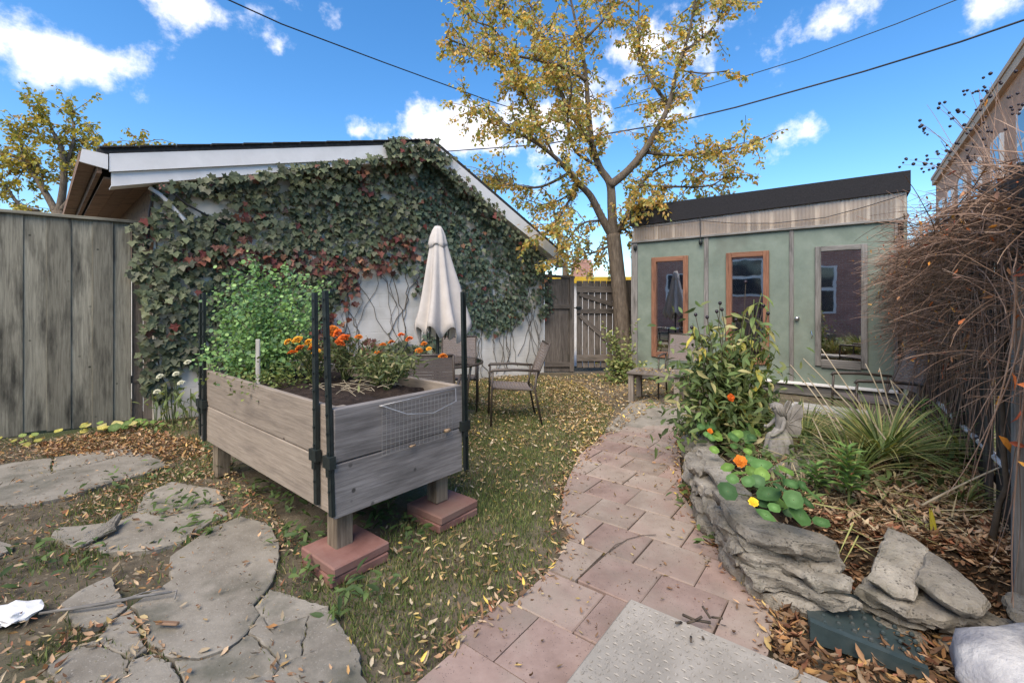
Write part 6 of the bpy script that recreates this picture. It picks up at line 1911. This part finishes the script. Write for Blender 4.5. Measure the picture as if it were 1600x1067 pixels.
# ---- right hand fence, vine, pipe
def build_right():
    root = thing('dark_fence', FR.pt(5, 0), 'blackened old board fence behind the bare vine on the right', 'fence')
    Ls = FR.len; s = 2.2; w = .145
    while s < Ls - .05:
        off = rng.uniform(-.015, .015)
        if rng.random() > .06:
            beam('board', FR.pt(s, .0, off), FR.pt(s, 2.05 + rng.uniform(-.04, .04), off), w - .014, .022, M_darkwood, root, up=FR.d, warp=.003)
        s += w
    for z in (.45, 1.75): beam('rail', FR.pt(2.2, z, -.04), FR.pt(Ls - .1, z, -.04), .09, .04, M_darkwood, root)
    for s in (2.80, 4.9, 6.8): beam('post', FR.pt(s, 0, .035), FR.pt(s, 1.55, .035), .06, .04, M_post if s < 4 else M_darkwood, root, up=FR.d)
    v = thing('bare_vine', FR.pt(5, 0, .2), 'tangle of bare brown vine canes with dark berries heaped over the right fence', 'vine')
    mb = MB(); tips = []
    def cane(p, d, L, n, sag, jit, r0, r1):
        P = [p]; w = Vector((rng.gauss(0, jit), rng.gauss(0, jit), rng.gauss(0, jit)))
        for q in range(n):
            w = w * .7 + Vector((rng.gauss(0, jit), rng.gauss(0, jit), rng.gauss(0, jit))) * .5
            d = (d + w + Vector((0, 0, -sag))).normalized(); P.append(P[-1] + d * L / n)
        mb.tube(P, list(np.linspace(r0, r1, n + 1)), 3, False); return P
    for k in range(1900):
        s = 8.0 - 5.6 * rng.random() ** 1.0; z0 = 1.95 - .95 * rng.random() ** 1.7
        d = (FR.n * rng.uniform(.2, 1.0) + FR.d * rng.gauss(.45, .4) + Vector((0, 0, rng.gauss(.1, .3)))).normalized()
        tips.append(cane(FR.pt(s, z0, rng.uniform(-.05, .1)), d, rng.uniform(.2, .62) * (.5 + .5 * min(1, (s - 2.0) / 3)), 11, rng.uniform(.02, .10), .06, rng.uniform(.0022, .0042) * (1 if s > 4 else .75), .0012))
    for k in range(900):                      # the thick mass along the top of the fence
        s = rng.uniform(2.75, 8.0)
        d = (FR.d * rng.choice((-1, 1, 1)) + FR.n * rng.gauss(.1, .2) + Vector((0, 0, rng.gauss(-.05, .25) if s > 4 else rng.gauss(-.15, .12)))).normalized()
        cane(FR.pt(s, rng.gauss(1.72, .17), rng.gauss(.04, .09)), d, rng.uniform(.4, 1.0), 14, .012, .055, rng.uniform(.0025, .005) * (1 if s > 4 else .75), .0015)
    for k in range(16):                       # old woody stems
        s = rng.uniform(2.9, 7.8); P = [FR.pt(s, .05, .06)]
        for q in range(12): s += rng.gauss(0, .07); P.append(FR.pt(s, P[-1].z + .15 + rng.gauss(0, .02), .06 + rng.gauss(0, .02)))
        b = MB(); b.tube(P, list(np.linspace(rng.uniform(.010, .018), .006, 13)), 7); b.obj('woody_stem', M_twig, v, True)
    for k in range(260):                      # stems hanging down over the boards
        s = rng.uniform(2.3, 7.8)
        cane(FR.pt(s, rng.uniform(1.2, 1.8), rng.uniform(.03, .12)), (Vector((0, 0, -1)) + FR.d * rng.gauss(0, .3)).normalized(), rng.uniform(.5, 1.3), 12, .0, .03, rng.uniform(.002, .0045), .0015)
    for k in range(70):                       # long whips rising against the house
        s = rng.uniform(3.2, 7.2)
        d = (FR.d * rng.gauss(.5, .4) + FR.n * rng.uniform(-.1, .5) + Vector((0, 0, rng.uniform(.3, .9)))).normalized()
        P = cane(FR.pt(s, rng.uniform(1.7, 2.05), rng.uniform(-.1, .1)), d, rng.uniform(.3, .75), 12, .03, .03, .003 if s > 4 else .0022, .001); tips.append(P); tips.append(P)
    # sprays that carry the berries out against the sky
    bm_ = MB(); bm_.lathe((0, 0, 0), [(.3, -.95), (.85, -.5), (1, 0), (.85, .5), (.3, .95)], 7); bme = bm_.mesh('berry', M_berry, True)
    nb = 0
    spots = [(1410, 258), (1422, 250), (1440, 262), (1450, 248), (1462, 240), (1470, 232), (1437, 192), (1447, 202), (1466, 168), (1468, 160), (1490, 182), (1502, 175), (1530, 145), (1548, 128), (1560, 122), (1556, 135), (1545, 135), (1515, 140), (1520, 200), (1500, 220), (1480, 245), (1455, 258), (1540, 190), (1552, 205), (1525, 230), (1510, 248), (1535, 165), (1570, 170), (1580, 150), (1590, 175)]
    for px, py in spots:
        Y = 3.6 + rng.uniform(-.5, .6); p = at(px, py, Y)
        q = at(1560 + rng.uniform(-30, 60), 300 + rng.uniform(-20, 40), Y - .2); m = p.lerp(q, .5) + Vector((0, 0, .10)); P = [q * (1 - t) ** 2 + m * 2 * t * (1 - t) + p * t * t for t in np.linspace(0, 1, 15)]
        mb.tube(P, list(np.linspace(.0038, .0012, 15)), 4, False)
        for j in range(rng.randint(2, 4)):
            c = p + Vector((rng.gauss(0, .03), rng.gauss(0, .03), rng.gauss(0, .025)))
            if nb < 290: link('berry', bme, v, Matrix.Translation(c) @ Matrix.Scale(rng.uniform(.009, .014), 4)); nb += 1
    for px, py in [(1575, 335), (1580, 355), (1560, 350), (1545, 360), (1590, 370), (1570, 375), (1585, 395), (1540, 330), (1600, 340), (1550, 340), (1562, 300), (1530, 345), (1490, 335), (1500, 342), (1515, 344)]:
        p = at(px, py, 2.5 + rng.uniform(-.1, .3))
        for j in range(3):
            c = p + Vector((rng.gauss(0, .03), rng.gauss(0, .03), rng.gauss(0, .02)))
            if nb < 298: link('berry', bme, v, Matrix.Translation(c) @ Matrix.Scale(rng.uniform(.011, .017), 4)); nb += 1
    mb.obj('canes', M_cane, v, kind='stuff')
    cols = [(.62, .26, .05), (.55, .18, .07), (.68, .36, .08), (.5, .26, .14), (.35, .10, .06)]
    for px, py, s in [(1390, 437, .07), (1432, 492, .075), (1405, 445, .06), (1430, 525, .06), (1442, 546, .06), (1468, 550, .08), (1470, 580, .09), (1525, 485, .07), (1580, 580, .09), (1588, 600, .11), (1560, 680, .12), (1465, 500, .06), (1515, 520, .06), (1555, 460, .06), (1500, 405, .05), (1595, 640, .08), (1575, 690, .08), (1560, 617, .07), (1590, 720, .06), (1480, 560, .08), (1510, 535, .07)]:
        Y = FR.p.y + FR.d.y * FR.sz(px, py)[0] - .45; p = at(px, py, Y); s = s * min(1, Y / 3.0)
        leaf_obj('ivy' if s > .08 else 'lance', rng.choice(cols), M_dryl, v, p, (rng.gauss(0, .4), -1, rng.gauss(.2, .3)), (rng.gauss(0, .8), 0, -.6), s * (1 if s > .08 else 1.4))
    N = 800; ii = [rng.choice(tips) for _ in range(N)]
    LP = [tuple(t[rng.randint(3, len(t) - 1)] + Vector((0, 0, -.02))) for t in ii]
    leaves('dry_leaves', 'curl', LP, nr.normal(0, 1, (N, 3)), nr.normal(0, 1, (N, 3)) + np.array([0, 0, -.8]), nr.uniform(.02, .045, N), palette(N, cols + [(.3, .2, .13), (.2, .12, .09)]), M_dryl, v, kind='stuff')
    # pipe leaning along the fence
    a, b = at(1462, 625, 3.75), at(1606, 762, 2.0)
    t = thing('metal_pipe', a, 'long galvanised pipe lying slanted against the dark fence', 'pipe')
    m = MB(); m.tube([a, b], .017, 10); m.obj('tube', M_pipe, t, True)
    for f in (.28, .55, .62): c = a.lerp(b, f); m = MB(); m.tube([c - (b - a).normalized() * .018, c + (b - a).normalized() * .018], .021, 10); m.obj('joint', M_cable, t, True)


build_right()


# ------------------------------------------------------------------ small things on the ground
def build_small():
    # splash block
    c = [gp(1260, 940), gp(1262, 1016), gp(1425, 1054), gp(1385, 985)]
    a0 = (c[0] + c[1]) / 2; d = ((c[2] + c[3]) / 2 - a0); L = d.length; d.normalize(); n = Vector((-d.y, d.x, 0)); w = (c[0] - c[1]).length * .95
    t = thing('splash_block', a0, 'dark green plastic downspout tray half buried in fallen leaves', 'tray')
    def q(l, s, z): return a0 + d * l + n * s + Vector((0, 0, z))
    mb = MB()
    prof = [(-.5, .0), (-.5, .075), (-.44, .08), (-.36, .03), (.36, .03), (.44, .08), (.5, .075), (.5, 0)]
    k = len(prof); vs = []
    for l, sc, zz in ((0, 1, 1.15), (.06, 1, 1), (L * .7, 1.05, .8), (L + .05, 1.1, .6)):
        vs += [q(l, s * w * sc, z * zz + .03) for s, z in prof]
    fs = [(j * k + i, j * k + i + 1, (j + 1) * k + i + 1, (j + 1) * k + i) for j in range(3) for i in range(k - 1)] + [tuple(range(k)), tuple(3 * k + i for i in range(k))[::-1]]
    mb.add(vs, fs); o = mb.obj('tray', M_tray, t)
    mb = MB()
    for i in range(7):
        for j in range(5):
            mb.lathe(q(.06 + i * .05, (j - 2) * w * .14 + (.02 if i % 2 else 0), .056), [(.010, 0), (.008, .008), (.003, .012)], 6)
    mb.obj('bumps', M_tray, t, kind='stuff')
    # pale boulder
    bm = bmesh.new(); bmesh.ops.create_icosphere(bm, subdivisions=4, radius=1)
    for v in bm.verts:
        p = v.co.copy(); k = 1 + .16 * noise.noise(p * 1.3 + Vector((2, 0, 1))) + .10 * noise.noise(p * 3.2) + .05 * noise.noise(p * 8) + .02 * noise.noise(p * 20)
        v.co = Vector((p.x * .29, p.y * .24, max(p.z, -.5) * .20)) * k
        if v.co.z > .15: v.co.z = .15 + (v.co.z - .15) * .35
    me = bpy.data.meshes.new('boulder'); bm.to_mesh(me); bm.free(); me.materials.append(M_quartz); me.polygons.foreach_set('use_smooth', [True] * len(me.polygons))
    link('boulder', me, None, Matrix.Translation((1.84, 1.50, .07)), label='white and grey boulder at the bottom right corner of the yard', category='rock')
    # crumpled paper
    c = gp(20, 968); bm = bmesh.new(); bmesh.ops.create_icosphere(bm, subdivisions=3, radius=1)
    for v in bm.verts:
        p = v.co.copy(); k = 1 + .35 * noise.noise(p * 2.1) + .22 * noise.noise(p * 5)
        v.co = Vector((p.x * .10, p.y * .075, p.z * .03)) * k
    me = bpy.data.meshes.new('crumpled_paper'); bm.to_mesh(me); bm.free(); me.materials.append(M_paper)
    link('crumpled_paper', me, None, Matrix.Translation(c + Vector((0, 0, .03))), label='crumpled white paper lying at the left edge of the patio', category='litter')
    # stick
    m = MB(); P = [gp(62, 958, .03), gp(115, 950, .045), gp(165, 942, .05), gp(215, 932, .05), gp(268, 924, .05)]
    m.tube(P, [.006, .0075, .008, .007, .005], 7); m.tube([gp(190, 937, .05), gp(225, 925, .055), gp(258, 919, .05)], .003, 5); m.tube([P[-1], gp(276, 922, .05), gp(273, 935, .045)], .0035, 5)
    link('fallen_stick', m.mesh('stick', M_post, True), None, None, label='long grey fallen stick lying across the broken concrete', category='stick')
    o = beam('wood_chip', gp(245, 972, .045), gp(279, 974, .045), .012, .02, M_soffit, None); o['label'] = 'short dark brown wood piece lying on the concrete'; o['category'] = 'wood piece'
    m = MB(); m.tube([gp(906, 900, .03), gp(925, 884, .03), gp(950, 862, .03), gp(980, 842, .03), gp(1003, 836, .03), gp(1025, 835, .03)], .002, 5); m.tube([gp(950, 862, .03), gp(962, 850, .03), gp(975, 846, .03)], .0015, 4)
    link('thin_twig', m.mesh('twig', M_twig, True), None, None, label='thin forked twig lying on the middle pavers', category='twig')
    tb = thing('twig_bundle', gp(1085, 970, .04), 'broken dark twigs caught at the edge of the landing', 'twig')
    m = MB(); m.tube([gp(1067, 960, .05), gp(1085, 968, .06), gp(1110, 972, .05)], .006, 5); m.obj('twig', M_twig, tb, True)
    for k in range(7):
        p = gp(1085 + rng.gauss(0, 12), 975 + rng.gauss(0, 10), .06); m = MB(); m.tube([p, p + Vector((rng.gauss(0, .03), rng.gauss(0, .03), .02))], .005, 4); m.obj('twig', M_twig, tb, True)


build_small()


# ------------------------------------------------------------------ grass, weeds and fallen leaves
def build_cover():
    slabs = [o for o in bpy.data.objects if o.name.split('.')[0] == 'slab' and o.parent and o.parent.name == 'cracked_patio']
    foot = []
    for o in slabs:
        co = o.location; vs = [v.co for v in o.data.vertices][52:78] if False else [v.co for v in o.data.vertices]
        foot.append((lambda n: [(vs[i].x + co.x, vs[i].y + co.y) for i in range(2 * n, 3 * n)] if (len(vs) - 1) % 7 == 0 else [])((len(vs) - 1) // 7))
    LAWN = [gp(*p) for p in [(690, 1064), (560, 1064), (520, 985), (470, 930), (560, 860), (640, 800), (700, 740), (742, 640), (640, 620), (660, 592), (760, 588), (850, 588), (905, 600), (960, 640), (940, 684), (905, 715), (882, 765), (862, 812), (880, 850), (850, 900), (795, 948), (740, 1005)]]
    LEFT = [gp(*p) for p in [(-400, 700), (60, 690), (200, 668), (300, 652), (330, 700), (420, 790), (520, 900), (470, 960), (560, 1060), (500, 1110), (-200, 1110), (-600, 900)]]
    def on_slab(x, y, grow_=0):
        r = np.zeros(len(x), bool)
        for f in foot:
            if f: r |= inpoly(x, y, f)
        return r
    gcol = [(.13, .175, .06), (.18, .22, .08), (.10, .14, .05), (.27, .26, .11), (.34, .29, .15)]
    def sward(name, x, y, h, w):
        N = len(x); P = np.stack([x, y, np.full(N, -.012)], 1)
        t = nr.normal(0, .42, (N, 3)); t[:, 2] = 1
        nn = nr.normal(0, 1, (N, 3)); nn[:, 2] = .2
        s = np.stack([np.full(N, 1.0) * w, h * nr.uniform(.5, 1.25, N), h], 1) if np.ndim(h) else None
        leaves(name, 'blade', P, nn, t, s, palette(N, gcol, [3, 3, 3, 2, 1.2], .25), M_leaf, None, kind='stuff')
    x, y = scatter(LAWN, 190000)
    d = nfield(x, y, 1.7, 3) + .6 * nfield(x, y, 5, 8)
    pe = np.array([dist_edge(a, b, [tuple(p) for p in PATH] + [tuple(PATH[0])]) for a, b in zip(x[::1], y[::1])]) if len(x) < 1 else None
    keep = nr.random(len(x)) < np.clip(.66 + d * .8, .2, 1) * np.clip(1.25 - (y - 2) * .09, .35, 1)
    x, y = x[keep], y[keep]
    h = nr.uniform(.022, .05, len(x)); sward('lawn_grass', x, y, h, .085)
    x, y = scatter(LEFT, 150000)
    d = nfield(x, y, 1.3, 13) + .5 * nfield(x, y, 5, 18)
    keep = (nr.random(len(x)) < np.clip(d * 1.6 + .26, .08, .9)) & ~on_slab(x, y) & (x > -5.2)
    x, y = x[keep], y[keep]
    h = nr.uniform(.02, .055, len(x)); sward('patio_grass', x, y, h, .085)

    yel = [(.44, .33, .14), (.48, .38, .20), (.36, .25, .12), (.29, .20, .11), (.22, .14, .085), (.55, .40, .10), (.42, .35, .24)]
    brn = [(.22, .13, .075), (.30, .18, .10), (.16, .095, .058), (.38, .25, .15), (.26, .12, .07), (.42, .31, .2)]
    org = [(.42, .25, .10), (.36, .19, .08), (.46, .32, .14), (.30, .18, .09), (.40, .29, .16)]
    def litter(name, x, y, z, smin, smax, cols, kind='curl', w=None):
        N = len(x); P = np.stack([x, y, z], 1)
        nn = nr.normal(0, .33, (N, 3)); nn[:, 2] = 1
        t = nr.normal(0, 1, (N, 3)); t[:, 2] *= .1
        sz = smin + (smax - smin) * nr.beta(1.3, 2.2, N)
        leaves(name, kind, P, nn, t, np.stack([sz * nr.uniform(.6, 1.45, N), sz, sz * nr.uniform(.3, 2.4, N)], 1), palette(N, cols, w, .28), M_dryl, None, kind='stuff')
    # lawn leaves: thicker far back and along the path
    x, y = scatter(LAWN, 26000)
    d = nfield(x, y, 1.2, 33)
    keep = nr.random(len(x)) < np.clip(.20 + d * .35 + np.clip((y - 3.2) * .16, 0, .6), .05, 1)
    x, y = x[keep], y[keep]; litter('fallen_leaves', x, y, nr.uniform(.006, .03, len(x)), .022, .055, yel, 'curl', [3, 2, 3, 4, 3, 1, 4])
    # carpet in front of the gate and shed
    G = [gp(*p) for p in [(845, 590), (960, 584), (1010, 596), (1080, 612), (1075, 640), (1020, 640), (950, 690), (900, 720), (860, 640)]]
    x, y = scatter(G, 5200); litter('gate_leaves', x, y, nr.uniform(.004, .03, len(x)), .03, .065, yel, 'curl', [3, 2, 3, 4, 3, 1, 4])
    # left: orange drifts by the slabs and fence
    x, y = scatter(LEFT, 60000)
    d = nfield(x, y, 1.1, 53) + .5 * nfield(x, y, 4, 58)
    on = on_slab(x, y)
    keep = (nr.random(len(x)) < np.clip(.42 + d * .9, .10, .95)) & (~on | (nr.random(len(x)) < .05)) & (x > -5.3)
    x, y, on = x[keep], y[keep], on[keep]; litter('patio_leaves', x, y, np.where(on, .03, .012) + nr.uniform(0, .02, len(x)), .018, .055, org[:2] + brn + brn + yel[:5] + [(.34, .27, .18), (.27, .22, .15), (.2, .16, .11)] * 3, 'curl')
    # drift by the planter
    D = [gp(*p) for p in [(60, 696), (200, 672), (310, 690), (330, 715), (250, 720), (160, 715), (60, 715)]]
    x, y = scatter(D, 2600); litter('orange_drift', x, y, nr.uniform(.004, .03, len(x)), .03, .07, org + brn)
    # path leaves
    x, y = scatter([tuple(p) for p in PATH], 520); litter('path_leaves', x, y, np.full(len(x), .03), .02, .045, yel[:5] + brn[:2])
    # crumbs of leaf, seed and soil over slabs and pavers
    x, y = scatter(LEFT, 16000); k = on_slab(x, y); k = ~k | (nr.random(len(x)) < .35); x, y = x[k], y[k]
    litter('patio_crumbs', x, y, np.where(on_slab(x, y), .03, .008), .006, .022, brn + [(.10, .075, .05), (.33, .26, .17)])
    x, y = scatter([tuple(p) for p in PATH], 1500); litter('path_crumbs', x, y, np.full(len(x), .0265), .005, .018, brn + [(.06, .04, .03)])
    # edges of the path
    ex = []; ey = []
    for a, b in list(zip(PATH[1:9], PATH[2:10])) + list(zip(PATH[11:17], PATH[12:18])):
        L = (b - a).length
        for k in range(int(L * 210)):
            p = a.lerp(b, rng.random()); ex.append(p.x + rng.gauss(0, .05)); ey.append(p.y + rng.gauss(0, .05))
    litter('edge_leaves', np.array(ex), np.array(ey), nr.uniform(.004, .03, len(ex)), .018, .055, yel + brn + brn)
    # right of the path, below the bed wall
    RB = [gp(*p) for p in [(1065, 770), (1110, 790), (1160, 880), (1200, 915), (1330, 945), (1480, 985), (1640, 1010), (1640, 1120), (1220, 1120), (1205, 1020), (1215, 945), (1135, 890), (1105, 830)]]
    x, y = scatter(RB, 8000)
    tray = [(p.x, p.y) for p in (gp(1250, 930), gp(1250, 1024), gp(1390, 1055), gp(1375, 965))]
    k = ~(inpoly(x, y, tray) & (nr.random(len(x)) < .88))
    x, y = x[k], y[k]; litter('corner_leaves', x, y, nr.uniform(.004, .05, len(x)), .03, .075, brn + org[:2], 'curl')
    # the bed
    x, y = scatter([(p[0], p[1]) for p in BEDP], 30000)
    z = np.array([bed_z(a, b) for a, b in zip(x, y)])
    keep = (z > .012) & (nr.random(len(x)) < np.clip(np.where(y < 2.55, .9, .3) + (x - 1.6) * .55, .12, 1))
    x, y, z = x[keep], y[keep], z[keep]
    litter('bed_leaves', x, y, z + nr.uniform(0, .04, len(x)), .03, .07, brn + [(.34, .26, .17), (.42, .33, .22), (.3, .23, .16), (.38, .27, .18)])
    N = 1500; xs = nr.uniform(1.5, 2.9, N); ys = nr.uniform(2.1, 3.6, N); k = inpoly(xs, ys, BEDP); xs, ys = xs[k], ys[k]; N = len(xs); zs = np.array([bed_z(a, b) for a, b in zip(xs, ys)])
    nn = nr.normal(0, .3, (N, 3)); nn[:, 2] = 1
    leaves('dead_grass', 'blade', np.stack([xs, ys, zs + nr.uniform(.01, .05, N)], 1), nn, nr.normal(0, 1, (N, 3)) * np.array([1, 1, .15]), np.stack([np.full(N, .10), nr.uniform(.08, .3, N), np.full(N, .05)], 1), palette(N, [(.42, .36, .22), (.34, .28, .18), (.3, .31, .12), (.22, .17, .11)]), M_dryl, None, kind='stuff')
    # litter caught on the slope behind the edging stones
    ex = []; ey = []
    for a, b in zip(BED_EDGE[3:-1], BED_EDGE[4:]):
        L = (b - a).length; nn = Vector((-(b - a).y, (b - a).x, 0)).normalized()
        if nn.y < 0: nn = -nn
        for k in range(int(L * 1500)):
            p = a.lerp(b, rng.random()) + nn * rng.uniform(0.0, .2); ex.append(p.x); ey.append(p.y)
    ex = np.array(ex); ey = np.array(ey); ez = np.array([bed_z(a, b) for a, b in zip(ex, ey)])
    litter('slope_leaves', ex, ey, ez + nr.uniform(.004, .04, len(ex)), .03, .07, brn + brn + [(.34, .26, .17)])
    # low weeds: under the planter, along the stones, around the block
    wx = []; wy = []; wz = []
    for px, py, n, s in [(345, 700, 60, .12), (365, 735, 60, .1), (400, 770, 50, .1), (440, 790, 60, .1), (470, 840, 60, .09), (600, 820, 70, .1), (585, 790, 40, .1), (650, 850, 20, .06), (500, 900, 50, .07), (310, 640, 60, .2), (1085, 790, 40, .08), (1130, 850, 40, .07), (290, 790, 60, .12), (180, 760, 40, .15), (320, 830, 40, .1), (70, 880, 70, .2), (560, 940, 40, .08), (960, 598, 90, .2), (1190, 870, 30, .06), (1095, 760, 50, .06)]:
        c = gp(px, py)
        for k in range(n): wx.append(c.x + rng.gauss(0, s)); wy.append(c.y + rng.gauss(0, s)); wz.append(rng.uniform(.01, .09))
    N = len(wx)
    leaves('ground_weeds', 'lance', np.stack([wx, wy, wz], 1), nr.normal(0, .4, (N, 3)) + np.array([0, -.2, 1]), nr.normal(0, 1, (N, 3)) * np.array([1, 1, .3]), nr.uniform(.035, .085, N),
           palette(N, [(.09, .14, .045), (.13, .19, .06), (.06, .10, .035)]), M_leaf, None, kind='stuff')
    # greenery low in the bed
    N = 4200; xs = nr.uniform(1.2, 3.0, N); ys = nr.uniform(2.3, 4.3, N)
    k = np.array([inpoly([a], [b], BEDP)[0] for a, b in zip(xs, ys)]) & (nr.random(N) < np.clip((ys - 2.35) * 1.2, 0, .8))
    xs, ys = xs[k], ys[k]; zs = np.array([bed_z(a, b) for a, b in zip(xs, ys)]); N = len(xs)
    leaves('bed_undergrowth', 'lance', np.stack([xs, ys, zs + nr.uniform(.01, .12, N)], 1), nr.normal(0, .5, (N, 3)) + np.array([0, -.2, .8]), nr.normal(0, 1, (N, 3)) + np.array([0, 0, .3]), nr.uniform(.04, .10, N),
           palette(N, [(.08, .12, .045), (.12, .17, .06), (.2, .2, .1), (.3, .26, .15)], [3, 2, 1, 1]), M_leaf, None, kind='stuff')
    # leaves lying on the low table and chair seats
    C = Vector((2.08, 6.42, 0)); N = 90
    litter('table_leaves', C.x + nr.uniform(-.3, .3, N), C.y + nr.uniform(-.25, .25, N), np.full(N, .445), .03, .06, yel)


build_cover()
